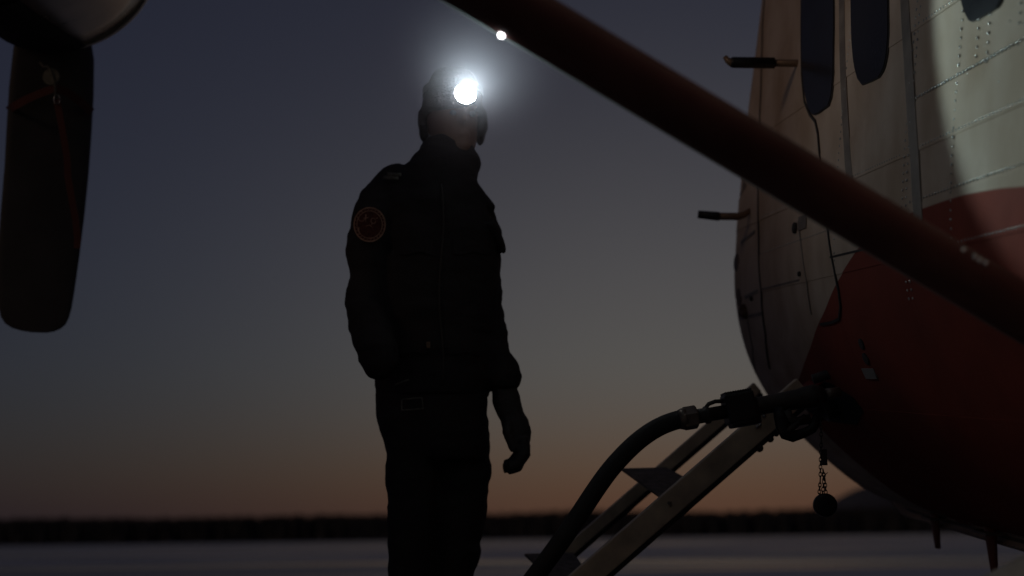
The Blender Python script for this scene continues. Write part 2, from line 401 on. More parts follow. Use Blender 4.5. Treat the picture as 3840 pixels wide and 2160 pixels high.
# livery: red below a sweeping line; given as forward limit of the red for each height along the skin
livery_top = [(3840, 700), (3762, 705), (3690, 717), (3617, 731), (3545, 753), (3463, 782), (3400, 806), (3310, 855), (3218, 933), (3170, 1006), (3125, 1085), (3093, 1165), (3066, 1220), (3040, 1300), (3010, 1380), (2990, 1440), (2982, 1475)]
livery_low = [(2980, 1490), (2990, 1550), (3020, 1620), (3070, 1695), (3150, 1768), (3250, 1838), (3400, 1905), (3600, 1962), (3800, 2003)]
lv_top = sorted((hit(u, v) for u, v in livery_top), key=lambda h: h[1])
lv_low = sorted((hit(u, v) for u, v in livery_low), key=lambda h: h[1])
SMIN, SMAX = -7.0, 1.0
def paint():
    m = bpy.data.materials.new('livery_paint'); m.use_nodes = True
    nt = m.node_tree; n = nt.nodes; l = nt.links; b = n['Principled BSDF']
    uv = n.new('ShaderNodeUVMap'); uv.uv_map = 'UVMap'
    sp = n.new('ShaderNodeSeparateXYZ'); l.new(uv.outputs[0], sp.inputs[0])
    def curve(pts, tail):
        fc = n.new('ShaderNodeFloatCurve'); c = fc.mapping.curves[0]
        fx = lambda s_: (s_ - SMIN)/(SMAX - SMIN)
        c.points[0].location = (0, pts[0][0]/HL); c.points[1].location = (1, tail)
        last = -1
        for q, s_ in pts:
            if fx(s_) - last < 0.002: continue
            p = c.points.new(fx(s_), q/HL); p.handle_type = 'VECTOR'; last = fx(s_)
        p = c.points.new(last + 0.004, tail); p.handle_type = 'VECTOR'
        fc.mapping.update(); l.new(sp.outputs[0], fc.inputs['Value']); return fc
    up_ = curve(lv_top, 0.0); lo_ = curve(lv_low, 0.5)
    def step(a, b_):
        su = n.new('ShaderNodeMath'); su.operation = 'SUBTRACT'; l.new(a, su.inputs[0]); l.new(b_, su.inputs[1])
        st = n.new('ShaderNodeMapRange'); st.inputs[1].default_value = -0.0006; st.inputs[2].default_value = 0.0006; l.new(su.outputs[0], st.inputs[0]); return st.outputs[0]
    st = n.new('ShaderNodeMath'); st.operation = 'MULTIPLY'
    l.new(step(up_.outputs[0], sp.outputs[1]), st.inputs[0]); l.new(step(sp.outputs[1], lo_.outputs[0]), st.inputs[1])
    tc = n.new('ShaderNodeTexCoord')
    nz = n.new('ShaderNodeTexNoise'); nz.inputs['Scale'].default_value = 3.0; nz.inputs['Detail'].default_value = 8; nz.inputs['Roughness'].default_value = 0.6
    l.new(tc.outputs['Object'], nz.inputs['Vector'])
    mp = n.new('ShaderNodeMapping'); mp.inputs['Scale'].default_value = (14, 3, 1.2); l.new(tc.outputs['Object'], mp.inputs[0])
    n3 = n.new('ShaderNodeTexNoise'); n3.inputs['Scale'].default_value = 2.0; n3.inputs['Detail'].default_value = 5; l.new(mp.outputs[0], n3.inputs['Vector'])
    cr = n.new('ShaderNodeValToRGB'); cr.color_ramp.elements[0].position = 0.3; cr.color_ramp.elements[1].position = 0.65
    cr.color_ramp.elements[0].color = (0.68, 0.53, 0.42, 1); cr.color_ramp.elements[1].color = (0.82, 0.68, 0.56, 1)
    l.new(nz.outputs[0], cr.inputs[0])
    cr3 = n.new('ShaderNodeValToRGB'); cr3.color_ramp.elements[0].position = 0.3; cr3.color_ramp.elements[1].position = 0.62
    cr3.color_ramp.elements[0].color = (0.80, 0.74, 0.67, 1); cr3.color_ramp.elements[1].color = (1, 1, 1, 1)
    l.new(n3.outputs[0], cr3.inputs[0])
    mu = n.new('ShaderNodeMix'); mu.data_type = 'RGBA'; mu.blend_type = 'MULTIPLY'; mu.inputs[0].default_value = 1.0
    l.new(cr.outputs[0], mu.inputs[6]); l.new(cr3.outputs[0], mu.inputs[7])
    cr2 = n.new('ShaderNodeValToRGB'); cr2.color_ramp.elements[0].position = 0.3; cr2.color_ramp.elements[1].position = 0.7
    cr2.color_ramp.elements[0].color = (0.27, 0.080, 0.062, 1); cr2.color_ramp.elements[1].color = (0.40, 0.098, 0.072, 1)
    l.new(nz.outputs[0], cr2.inputs[0])
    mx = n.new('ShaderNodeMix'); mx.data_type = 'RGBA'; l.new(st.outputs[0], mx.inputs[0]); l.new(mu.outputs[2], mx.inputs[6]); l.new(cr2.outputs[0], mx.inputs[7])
    l.new(mx.outputs[2], b.inputs['Base Color'])
    mr = n.new('ShaderNodeMapRange'); mr.inputs[3].default_value = 0.65; mr.inputs[4].default_value = 0.85
    l.new(n3.outputs[0], mr.inputs[0]); l.new(mr.outputs[0], b.inputs['Roughness'])
    b.inputs['Specular IOR Level'].default_value = 0.025
    n2 = n.new('ShaderNodeTexNoise'); n2.inputs['Scale'].default_value = 5.0; n2.inputs['Detail'].default_value = 2; l.new(tc.outputs['Object'], n2.inputs['Vector'])
    bp = n.new('ShaderNodeBump'); bp.inputs['Strength'].default_value = 0.3; bp.inputs['Distance'].default_value = 0.02
    l.new(n2.outputs[0], bp.inputs['Height']); l.new(bp.outputs[0], b.inputs['Normal'])
    return m
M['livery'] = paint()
def UVof(l, s): return ((s - SMIN)/(SMAX - SMIN), (2*HL - l if l > HL else l)/HL)

plane = empty('aircraft', Vector((O.x, 3.0, 0)), 'red and white high-wing propeller aircraft filling the right side', 'aircraft')
EPT = 1
# inner shell under the skin panels
def shell():
    ss = [-9.5, -8.5, -7.5, -6.2] + list(np.linspace(-5.6, -0.3, 40)) + list(np.linspace(-0.2, 1.2, 24)); ls = np.linspace(0, 2*HL, 150)[:-1]
    rings = [[S(l, s, -0.006) for l in ls] for s in ss]
    return MB().ring_loft(rings).build('fuselage', M['primer'], plane)
fus = shell()

def patch(name, l0, l1, s0, s1, off, m, parent, dl=0.03, dsn=0.12, skirt=0.005):
    nl = max(2, int((l1-l0)/dl)+1); ns = max(2, int((s1-s0)/dsn)+1)
    if s1 > -0.25: ns = max(ns, int((s1-max(s0, -0.25))/0.03)+3)
    lsn = np.linspace(l0, l1, nl); ssn = np.linspace(s0, s1, ns)
    V = []; UV = []; F = []
    for s in ssn:
        for l in lsn: V.append(S(l, s, off)); UV.append(UVof(l, s))
    for i in range(ns-1):
        for j in range(nl-1): F.append((i*nl+j, (i+1)*nl+j, (i+1)*nl+j+1, i*nl+j+1))
    # skirt: the sheet's own edge
    bd = [(0, j) for j in range(nl)] + [(i, nl-1) for i in range(1, ns)] + [(ns-1, j) for j in range(nl-2, -1, -1)] + [(i, 0) for i in range(ns-2, 0, -1)]
    b0 = len(V)
    for i, j in bd: V.append(S(lsn[j], ssn[i], off-skirt)); UV.append(UVof(lsn[j], ssn[i]))
    n = len(bd); top = len(V)
    for i, j in bd: V.append(S(lsn[j], ssn[i], off)); UV.append(UVof(lsn[j], ssn[i]))
    for k in range(n): q = (k+1) % n; F.append((b0+k, b0+q, top+q, top+k))
    return mesh(name, V, F, m, parent, True, UV)

lap_px = [(3640, 913), (3640, 697), (3640, 480), (3640, 272), (3500, 68)]
laps = sorted(hit(u, v)[0] for u, v in lap_px)
lbelly = hit(3300, 1866)[0]; lmid = (lbelly + laps[0])*0.55
lcuts = [0.0, lbelly, lmid] + laps + [HL]
s_col = hit(3592, 350)[1]; s_strip = hit(3418, 350)[1]; s_door = hit(3168, 350)[1]; s_nose = hit(2862, 600)[1]; s_win = hit(3700, 250)[1]
scuts = [-5.6, -4.4, -3.3, s_col, s_strip, s_door, s_nose, -0.2, 0.5, 1.15]
print('lcuts', lcuts, 'HL', HL); print('scuts', scuts)
for side in (0, 1):
    for i in range(len(lcuts)-1):
        for j in range(len(scuts)-1):
            a, b = lcuts[i]+0.0003, lcuts[i+1]-0.0003
            if side: a, b = 2*HL-b, 2*HL-a
            off = (0.0018 if i % 2 else 0.0)
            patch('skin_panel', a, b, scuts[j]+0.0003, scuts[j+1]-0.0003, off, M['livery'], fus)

# ---- strips, seams
def ribbon(name, path, width, off, m, parent, h=0.003, nsub=10):
    """flat strip laid on the skin along (l, s) points"""
    pl = [np.array(p) for p in path]; q = []
    for i in range(len(pl)-1):
        for k in range(nsub): q.append(pl[i] + (pl[i+1]-pl[i])*k/nsub)
    q.append(pl[-1]); rings = []
    for i, p in enumerate(q):
        t = q[min(i+1, len(q)-1)] - q[max(i-1, 0)]; n = np.array([-t[1], t[0]])/np.linalg.norm(t)*width/2
        a = p+n; b = p-n
        rings.append([S(a[0], a[1], off), S(b[0], b[1], off), S(b[0], b[1], off+h), S(a[0], a[1], off+h)])
    return MB().ring_loft(rings).build(name, m, parent, sm=False)
def px_path(px): return [hit(u, v) for u, v in px]
ribbon('door_edge_strip', px_path([(3388, -250), (3396, 0), (3408, 200), (3420, 400), (3434, 600), (3446, 800), (3449, 850)]), 0.055, 0.001, M['greystrip'], fus, 0.0025)
ribbon('frame_strip', px_path([(3158, -100), (3162, 200), (3170, 400), (3182, 600), (3192, 700), (3200, 800)]), 0.05, 0.001, M['greystrip'], fus, 0.002)
ribbon('door_seam', px_path([(3010, -150), (3008, 100), (3010, 280), (3020, 380), (3040, 430), (3060, 455), (3070, 500), (3075, 560), (3090, 700), (3110, 880), (3130, 1000), (3148, 1090), (3155, 1150), (3150, 1195), (3125, 1208), (3080, 1216)]), 0.009, 0.001, M['seam'], fus, 0.004)
ribbon('nose_seam', px_path([(2868, -100), (2862, 100), (2856, 350), (2850, 500), (2846, 700), (2848, 900), (2858, 1100), (2872, 1250), (2888, 1380)]), 0.010, 0.0015, M['seam'], fus, 0.003)
ribbon('panel_seam', px_path([(2858, 1085), (2950, 1062), (3000, 1050)]), 0.006, 0.0012, M['greystrip'], fus, 0.002)
ribbon('panel_seam', px_path([(3115, 965), (3200, 945), (3290, 925)]), 0.006, 0.0012, M['seam'], fus, 0.002)
ribbon('panel_seam', px_path([(2995, 830), (3010, 940), (3028, 1060), (3045, 1180)]), 0.008, 0.0012, M['greystrip'], fus, 0.002)
ribbon('belly_seam', [(lbelly*0.75, s) for s in np.linspace(-4.4, -0.3, 8)], 0.012, 0.0015, M['seam'], fus, 0.002)

# ---- windows
def winpoly(name, px, off, m, parent, scale=1.0, h=0.004, rows=26):
    pl = [hit(u, v) for u, v in px]; c = (sum(p[0] for p in pl)/len(pl), sum(p[1] for p in pl)/len(pl))
    pl = [(c[0]+(p[0]-c[0])*scale, c[1]+(p[1]-c[1])*(1+(scale-1)*2.2)) for p in pl]
    l0 = min(p[0] for p in pl)+1e-4; l1 = max(p[0] for p in pl)-1e-4
    V = []; F = []
    for r in range(rows+1):
        l = l0 + (l1-l0)*(0.5-0.5*math.cos(math.pi*r/rows)); xs = []
        for i in range(len(pl)):
            a, b = pl[i], pl[(i+1) % len(pl)]
            if (a[0]-l)*(b[0]-l) < 0: xs.append(a[1]+(b[1]-a[1])*(l-a[0])/(b[0]-a[0]))
        lo, hi = min(xs), max(xs)
        V += [S(l, lo, off-h), S(l, lo, off), S(l, (lo+hi)/2, off), S(l, hi, off), S(l, hi, off-h)]
    for r in range(rows):
        for k in range(4): F.append((r*5+k, (r+1)*5+k, (r+1)*5+k+1, r*5+k+1))
    F.append((0, 1, 2, 3, 4)); e = rows*5; F.append((e+4, e+3, e+2, e+1, e))
    return mesh(name, V, F, m, parent, False)
W1 = [(3012, -320), (3010, 0), (3013, 230), (3020, 330), (3035, 400), (3052, 432), (3075, 422), (3110, 398), (3122, 360), (3130, 280), (3132, 100), (3128, -320)]
W2 = [(3196, -330), (3197, 0), (3200, 150), (3208, 240), (3222, 295), (3240, 319), (3262, 310), (3300, 290), (3318, 262), (3330, 210), (3337, 120), (3334, -330)]
W3 = [(3590, -420), (3600, -60), (3612, 0), (3625, 45), (3642, 78), (3655, 82), (3690, 64), (3745, 30), (3762, 0), (3772, -60), (3772, -420)]
for w in (W1, W2, W3):
    winpoly('window_gasket', w, 0.004, M['seam'], fus, 1.014, 0.006)
    winpoly('cockpit_window' if w is not W3 else 'cabin_window', w, 0.0065, M['glass'], fus, 1.0, 0.006)

# ---- rivets: thousands of tiny domes, one joined piece
def rivets():
    V = []; F = []; n = 6
    def dome(l, s, r):
        c = S(l, s, 0.0015); a, b, na, nb = sec(l); nn = RF*na + UF*nb; t1 = VP; t2 = nn.cross(t1)
        o = len(V)
        r *= 1.15
        for rr, hh in ((1.0, 0.0), (0.8, 0.45)):
            for k in range(n):
                q = 2*math.pi*k/n; V.append(c + (t1*math.cos(q)+t2*math.sin(q))*(r*rr) + nn*(r*0.62*hh*1.4))
        V.append(c + nn*(r*0.62))
        for k in range(n):
            q = (k+1) % n; F.append((o+k, o+q, o+n+q, o+n+k)); F.append((o+n+k, o+n+q, o+2*n))
    inred = lambda l, s: False
    for q, l in enumerate(laps):
        pitch = 0.019; s = -3.25; big = (q == 3)
        while s < s_strip - 0.04:
            dome(l + 0.010, s, (0.0040 if big else 0.0031)*(0.9+0.2*rng.random())); s += pitch*(0.97+0.06*rng.random())
        s = s_strip + 0.05
        while s < s_nose - 0.03:
            if q in (1, 2): dome(l + 0.010, s, 0.0024)
            s += pitch
    cols = [(s_col + 0.006, laps[0]-0.02, HL*0.80), (s_win, laps[2]+0.03, laps[3]+0.36), (s_strip-0.015, laps[0]-0.1, HL*0.80), (hit(3660, 250)[1], laps[3]+0.03, laps[3]+0.2), (s_strip + 0.012, laps[0]-0.1, HL*.8), (s_door, laps[0], HL*0.8), (hit(3655, 100)[1]-0.25, laps[3]+0.05, HL*0.8)]
    for s, l0, l1 in cols:
        l = l0
        while l < l1:
            if s != s_win or l > laps[3]: dome(l, s + 0.002*(rng.random()-0.5), 0.0034*(0.85+0.3*rng.random()))
            l += 0.021
    s = -4.4
    while s < -0.6:
        dome(lbelly*0.9, s, 0.003); dome(lbelly*0.6, s, 0.003); s += 0.03
    for k in range(60):                                  # stray rivet heads and chips
        dome(laps[2] + rng.random()*0.7, s_col - 0.05 - rng.random()*0.9, 0.0015+0.001*rng.random())
    o = mesh('rivet_heads', V, F, M['rivet'], fus, True)
    o['kind'] = 'stuff'
M['rivet'] = mat('rivet_paint', (0.72, 0.7, 0.66), 0.25, metal=0.6, var=0.1)
rivets(); tick('rivets')

# ---- small fittings on the skin
def disc(name, u, v, rad, m, h=0.006, parent=None, n=16, sl=1.0):
    l, s = hit(u, v); a, b, na, nb = sec(l); nn = RF*na + UF*nb; t2 = nn.cross(VP)
    c = S(l, s, 0.0)
    rings = [[c + (VP*(math.cos(2*math.pi*k/n)*rr*sl) + t2*(math.sin(2*math.pi*k/n)*rr)) + nn*hh for k in range(n)] for rr, hh in ((rad, 0.0), (rad, h*0.8), (rad*0.85, h))]
    return MB().ring_loft(rings).build(name, m, parent or fus, sm=False)
disc('static_port_cap', 2762, 985, 0.034, M['stain'], 0.003, sl=1.2); disc('static_port_cap', 2772, 1115, 0.034, M['stain'], 0.003, sl=1.1)
disc('fuel_cap', 3232, 1290, 0.016, M['darksteel'], 0.004, sl=1.2); disc('fuel_cap', 3248, 1345, 0.018, M['darksteel'], 0.004, sl=1.2)
disc('latch', 2985, 855, 0.018, M['seam'], 0.01); disc('latch', 3003, 1027, 0.008, M['seam'], 0.01); disc('latch', 2822, 1120, 0.008, M['seam'], 0.01)
l, s = hit(3263, 1400)
patch('placard', l-0.016, l+0.016, s-0.05, s+0.05, 0.004, M['placard'], fus, 0.02, 0.05, 0.003)
l, s = hit(3010, 835)
patch('placard', l-0.022, l+0.022, s-0.05, s+0.04, 0.004, M['greystrip'], fus, 0.02, 0.05, 0.003)
# grimy blob of a nose latch
def noselatch():
    mb = MB()
    for u, v, r in ((2790, 1172, 0.020), (2795, 1160, 0.022), (2800, 1176, 0.020)):
        l, s = hit(u, v); p = S(l, s, 0.004); mb.ell(p, r, r, r, 10, 6)
    mb.remeshed('nose_latch', M['stain'], fus, 0.004)
noselatch()
for pth in ([(2778, 730), (2800, 690)], [(2780, 910), (2832, 868)], [(2795, 1115), (2845, 1090)], [(2770, 1195), (2860, 1175)], [(2785, 700), (2795, 680)], [(2805, 1200), (2822, 1300), (2832, 1400)]):
    ribbon('scratch_strip', px_path(pth), 0.012, 0.0012, M['greystrip'], fus, 0.0015, 4)

# ---- pitot tubes on the nose
def pitot(u0, v0, u1, v1, tipdu, tipdv, name, curl):
    l, s = hit(u0, v0); base = S(l, s, -0.01); D = ray(u1, v1)
    end = P(u1, v1, base.y - 0.01); dv = (end - base)
    o = MB().tube([base, base + dv*0.02 , base + dv*0.45], [0.014, 0.013, 0.0125], 12).build(name, M['alloy2'], fus)
    MB().tube([base + dv*0.38, base + dv*0.97, base + dv], [0.019, 0.019, 0.016], 12).build('black_sleeve', M['plastic'], fus)
    t = P(u1+tipdu, v1+tipdv, end.y - 0.0)
    MB().tube([end + dv*-0.03, end, (end + t)/2 + Vector((0, 0, -0.004)), t], [0.014, 0.014, 0.011, 0.008], 10).build('tip', M['alloy2'], fus)
M['alloy2'] = mat('tan_alloy', (0.3, 0.2, 0.13), 0.45, metal=0.3, var=0.3)
pitot(2992, 236, 2740, 234, -22, -22, 'pitot_tube', 1)
def probe():
    l, s = hit(2812, 785); base = S(l, s, -0.005); Y = base.y
    a = P(2790, 805, Y - 0.02); b = P(2768, 812, Y - 0.03); c = P(2690, 811, Y-0.03); d = P(2618, 804, Y-0.03)
    MB().tube([base, a, b, c], [0.008, 0.013, 0.014, 0.014], 12).build('pitot_tube', M['alloy2'], fus)
    MB().tube([c + (b-c)*0.1, c, d], [0.016, 0.017, 0.015], 12).build('black_sleeve', M['plastic'], fus)
probe()

# ---- belly blade antennas
def fin(u, v, Y, length, chord, name):
    top = P(u, v, Y); rings = []
    for k in range(7):
        t = k/6; c = chord*(1-0.45*t); th = 0.016*(1-0.5*t); q = top - UF*(length*t) - VP*(0.03*t) + UF*0.03
        n = 14
        rings.append([q + RF*(c*0.5*math.cos(2*math.pi*j/n)) + VP*(th*2.2*math.sin(2*math.pi*j/n)) for j in range(n)])
    f = MB().ring_loft(rings).build(name, M['orange'], fus)
    MB().box(top + UF*0.006, VP, RF, UF, chord*3.2, chord*2.0, 0.008).build('antenna_base', M['greystrip'], fus, sm=False)
fin(3503, 1950, 5.08, 0.125, 0.030, 'belly_antenna'); fin(3712, 2003, 4.58, 0.150, 0.036, 'belly_antenna')

# ---- open fuel bay
def bay():
    px = [(3000, 1445), (3060, 1415), (3120, 1440), (3200, 1490), (3240, 1540), (3215, 1590), (3130, 1580), (3080, 1570), (3020, 1530)]
    winpoly('fuel_bay', px, 0.0045, M['bay_reflection_black'], fus, 1.0, 0.004)
    l, s = hit(3105, 1500); a, b, na, nb = sec(l); nn = RF*na + UF*nb
    c = S(l, s); t2 = nn.cross(VP)
    def ring(r, h): return [c + (VP*math.cos(2*math.pi*k/24) + t2*math.sin(2*math.pi*k/24))*r + nn*h for k in range(24)]
    MB().ring_loft([ring(0.062, 0.002), ring(0.062, 0.035), ring(0.05, 0.04), ring(0.045, 0.012)]).build('filler_neck', M['darksteel'], fus)
    # hinged cover standing open above
    MB().box(c + t2*0.0 + nn*0.055 + UF*0.085, VP, nn, UF, 0.17, 0.11, 0.006).build('filler_cover', M['redpaint'], fus, sm=False)
bay(); tick('bay')

mk = bpy.data.materials.new('glint_emission'); mk.use_nodes = True  # emission standing in for a bright glint on the strut
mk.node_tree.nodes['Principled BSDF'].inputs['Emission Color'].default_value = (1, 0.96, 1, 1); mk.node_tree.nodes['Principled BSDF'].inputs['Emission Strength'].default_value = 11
M['glint_glow'] = mk
# ---- wing, strut, gear
def wing():
    rings = []
    for k, sp in enumerate(np.linspace(-9.0, 9.0, 13)):
        c = O + RF*sp + UF*1.43 + VP*(-3.7); rings.append([c + VP*(0.98*math.cos(q)) + UF*(0.13*math.sin(q)*(1.0 if math.sin(q) > 0 else 0.45)) for q in np.linspace(0, 2*math.pi, 25)[:-1]])
    MB().ring_loft(rings).build('wing', M['whitepaint'], plane)
wing()
def strut():
    # centre line seen in the photograph; lies in one cross-section plane of the aircraft
    low = [(1675, 0), (1878, 141), (2384, 432), (2801, 686), (3218, 939), (3838, 1285)]
    ya = 2.50
    s_plane = (P(1850, 0, ya) - O).dot(VP)
    A = plane_pt(1846, 0, s_plane); B = plane_pt(3838, 1186, s_plane)
    ax = (B - A).normalized(); up = ax.cross(VP).normalized()
    if up.z < 0: up = -up
    A = A - ax*1.55; Bx = B + ax*0.34
    rings = []; n = 40
    for k in range(24):
        t = k/23; c = A + (Bx - A)*t
        th = 0.0425 - 0.0075*max(0, (t-0.35)/0.65); ch = 0.155
        ring = []
        for j in range(n):
            q = 2*math.pi*j/n; x = math.cos(q); y = math.sin(q)
            ring.append(c + VP*(ch*x) + up*(th*y*(1 - 0.18*x)))
        rings.append(ring)
    st = MB().ring_loft(rings).build('wing_strut', M['strutpaint'], plane)
    # small screws, and a glowing bead standing in for a glint, set into the skin of the strut where the photograph shows them glint
    from mathutils.bvhtree import BVHTree
    bms = bmesh.new(); bms.from_mesh(st.data); tree = BVHTree.FromBMesh(bms); bms.free()
    def fitting(u, v, r, name, m, dv):
        for k in range(40):
            loc, nn, ix, ds = tree.ray_cast(CAM, ray(u, v + dv*k).normalized())
            if loc is not None: break
        return MB().ell(loc + nn*(r*0.3), r, r, r, 14, 9).build(name, m, st)
    fitting(1883, 128, 0.006, 'strut_glint', M['glint_glow'], -3)
    for u, v in ((3612, 940), (3652, 966), (3672, 979), (3694, 990)): fitting(u, v, 0.0055, 'strut_screw', M['chrome'], 3)
    return A, Bx
strut()
def gear():
    a = P(4060, 1992, 2.55); b = P(3240, 2412, 2.45); ax = (b-a).normalized(); nrm = VP; up = ax.cross(nrm).normalized()
    if up.z < 0: up = -up
    rings = []
    for t in np.linspace(0, 1, 8):
        c = a + (b-a)*t - up*0.075
        rings.append([c + nrm*(0.15*math.cos(q)*(1-0.3*t)) + up*(0.075*math.sin(q)) for q in np.linspace(0, 2*math.pi, 21)[:-1]])
    g = MB().ring_loft(rings).build('landing_gear_leg', M['frost'], plane)
    hv = Vector((VP.x, VP.y, 0)).normalized(); sd = Vector((hv.y, -hv.x, 0))
    w = Vector((b.x, b.y, 0.0)); rings = []
    for t in np.linspace(-1.1, 1.25, 26):
        z = 0.03 + max(0, t-0.75)**2*0.9; hw = 0.24*(1 - 0.5*max(0, (t-0.8)/0.45)**2); c = w + hv*t + Vector((0, 0, z))
        rings.append([c - sd*hw - Vector((0, 0, 0.02)), c + sd*hw - Vector((0, 0, 0.02)), c + sd*hw + Vector((0, 0, 0.02)), c + sd*hw*0.4 + Vector((0, 0, 0.07)), c - sd*hw*0.4 + Vector((0, 0, 0.07)), c - sd*hw + Vector((0, 0, 0.02))])
    MB().ring_loft(rings).build('landing_ski', M['frost'], plane, sm=False)
    MB().tube([w + Vector((0, 0, 0.08)) - hv*0.12, w + Vector((0, 0, 0.27))], [0.06, 0.05], 12).build('ski_pedestal', M['alloy'], plane)
M['frost'] = mat('frosted_paint', (0.55, 0.58, 0.55), 0.45, var=0.25, vscale=40, bump=0.7, bscale=120)
gear()

# ---- engine nacelle and propeller
YP = 4.95
YB = 5.16                                       # the propeller turns just ahead of the cowling
hub = P(208, -207, YP)
def nacelle():
    fwd, rr, uu = VP, RF, UF
    prof = [(0.02, 0.30), (0.0, 0.345), (-0.03, 0.372), (-0.08, 0.388), (-0.13, 0.392)]
    prof2 = [(-0.135, 0.380), (-0.14, 0.386), (-0.3, 0.40), (-0.7, 0.42), (-1.2, 0.42), (-1.8, 0.36), (-2.6, 0.22)]
    n = 64; c0 = hub + fwd*0.12
    def ring(s, r): return [c0 + fwd*s + rr*(r*0.98*math.cos(2*math.pi*k/n)) + uu*(r*math.sin(2*math.pi*k/n)) for k in range(n)]
    nac = MB().ring_loft([ring(s, r) for s, r in prof2]).build('engine_nacelle', M['cowl'], plane)
    MB().ring_loft([ring(s, r) for s, r in prof]).build('cowl_ring', M['cowlring'], nac)
    MB().ring_loft([ring(-0.128, 0.394), ring(-0.14, 0.394)], cap=False).build('cowl_gap', M['seam'], nac)
    # dark patch painted as the blade's reflection in the cowling
    V = []; F = []
    ss = np.linspace(-0.12, -0.9, 14); aa = np.linspace(-1, 1, 14)
    for i, s in enumerate(ss):
        for q in aa:
            w = 0.44 - 0.10*i/13
            th = -math.pi/2 - 0.14 + q*w
            r = np.interp(-s, [0.0, 0.14, 0.3, 0.7, 1.2], [0.392, 0.392, 0.40, 0.42, 0.42]) + 0.012 - 0.011*abs(q)**6
            V.append(c0 + fwd*s + rr*(r*math.cos(th)) + uu*(r*math.sin(th)))
    for i in range(13):
        for j in range(13): F.append((i*14+j, i*14+j+1, (i+1)*14+j+1, (i+1)*14+j))
    mesh('blade_reflection', V, F, M['bay_reflection_black'], nac)
    for sx in (-1, 1):
        p0 = c0 - fwd*0.35 + rr*(0.36*sx) + uu*0.12
        MB().tube([p0, p0 + rr*(0.12*sx) - fwd*0.04, p0 + rr*(0.2*sx) - fwd*0.14], [0.085, 0.085, 0.08], 18).build('exhaust_stack', M['alloy'], nac)
    sp = [(0.05, 0.23), (0.12, 0.225), (0.24, 0.19), (0.36, 0.11), (0.42, 0.03)]
    MB().ring_loft([ring(s+0.03, r) for s, r in sp]).build('spinner', M['steel'], plane)
nacelle()
def blade():
    edge = [(-40, 120, 300), (205, 73, 334), (345, 56, 333), (500, 44, 326), (640, 34, 318), (800, 18, 304), (950, 5, 288), (1080, 0, 272), (1150, 3, 262), (1190, 10, 252), (1215, 24, 240), (1232, 50, 222), (1242, 84, 200), (1247, 120, 178)]
    rings = []; n = 22
    L0, L1 = -40, 1247
    for v, xl, xr in edge:
        t = (v-L0)/(L1-L0); pl = P(xl, v - (xr-xl)*0.0, YB); pr = P(xr, v + 0, YB); c = (pl+pr)/2; hw = (pr-pl).length/2
        tw = 0.55 - 0.40*t; th = 0.030*(1-t)**0.8 + 0.004; ring = []
        axx = (pr-pl).normalized(); hwd = hw/math.cos(tw)*1.0
        ch = axx*math.cos(tw) + Vector((0, 1, 0))*math.sin(tw); nn = ch.cross(Vector((0, 0, 1))).normalized()
        for k in range(n):
            q = 2*math.pi*k/n; ring.append(c + ch*(hwd*math.cos(q)) + nn*(th*math.sin(q)*(1.0 + 0.3*math.cos(q))))
        rings.append(ring)
    return MB().ring_loft(rings).build('propeller_blade', M['blade'], plane)
bl = blade()
def other_blades():
    for a in (R(120), R(-120)):
        Q = Matrix.Translation(hub) @ Matrix.Rotation(a, 4, VP) @ Matrix.Translation(-hub)
        me = bl.data.copy(); me.transform(Q)
        link('propeller_blade', me, None, plane)
other_blades()

# ---------------------------------------------------------------- propeller tie-down strap (lies on the blade)
def tiedown():
    Y = YB - 0.175
    t = empty('tie_down_strap', P(215, 400, Y), 'faded red tie-down strap hanging over the propeller blade', 'strap')
    def web(px, w, name, m, dy=0.0, th=0.004):
        rings = []
        for i, (u, v, d) in enumerate(px):
            a = px[max(i-1, 0)]; b = px[min(i+1, len(px)-1)]; tx, ty = b[0]-a[0], b[1]-a[1]; q = math.hypot(tx, ty); nx, ny = -ty/q*w/2, tx/q*w/2
            rings.append([P(u+nx, v+ny, Y+d+dy), P(u-nx, v-ny, Y+d+dy), P(u-nx, v-ny, Y+d+dy+th), P(u+nx, v+ny, Y+d+dy+th)])
        return MB().ring_loft(rings).build(name, m, t, sm=False)
    web([(212, 372, 0.0), (225, 440, 0.005), (240, 520, 0.01), (252, 600, 0.02), (254, 660, 0.03), (268, 740, 0.04), (284, 830, 0.05), (291, 900, 0.06), (288, 932, 0.06)], 26, 'strap_tail', M['redstrap'])
    web([(205, 330, 0.0), (150, 350, 0.01), (100, 372, 0.02), (52, 398, 0.05), (30, 415, 0.15)], 30, 'strap_loop', M['redstrap'])
    web([(205, 330, 0.0), (250, 345, 0.03), (300, 380, 0.08), (345, 420, 0.2)], 30, 'strap_loop', M['redstrap'])
    c = P(192, 288, Y-0.004)
    MB().ring_loft([[c + X0*(0.030*math.cos(q)) + Vector((0, 0, 1))*(0.031*math.sin(q)) + Vector((0, h, 0)) for q in np.linspace(0, 2*math.pi, 25)[:-1]] for h in (0.003, -0.003)]).build('tag_disc', M['trim'], t, sm=False)
    ringp = [P(213 + 11*math.cos(q), 372 + 17*math.sin(q), Y-0.006) for q in np.linspace(0, 2*math.pi, 17)]
    MB().tube(ringp, 0.0022, 8).build('ring', M['steel'], t)
    MB().tube([P(150, 235, Y), P(162, 250, Y-0.01), P(180, 250, Y-0.01), P(190, 262, Y-0.01), P(205, 310, Y-0.01), P(208, 360, Y-0.01)], 0.004, 8).build('cord', M['trim'], t)
tiedown(); tick('tiedown')

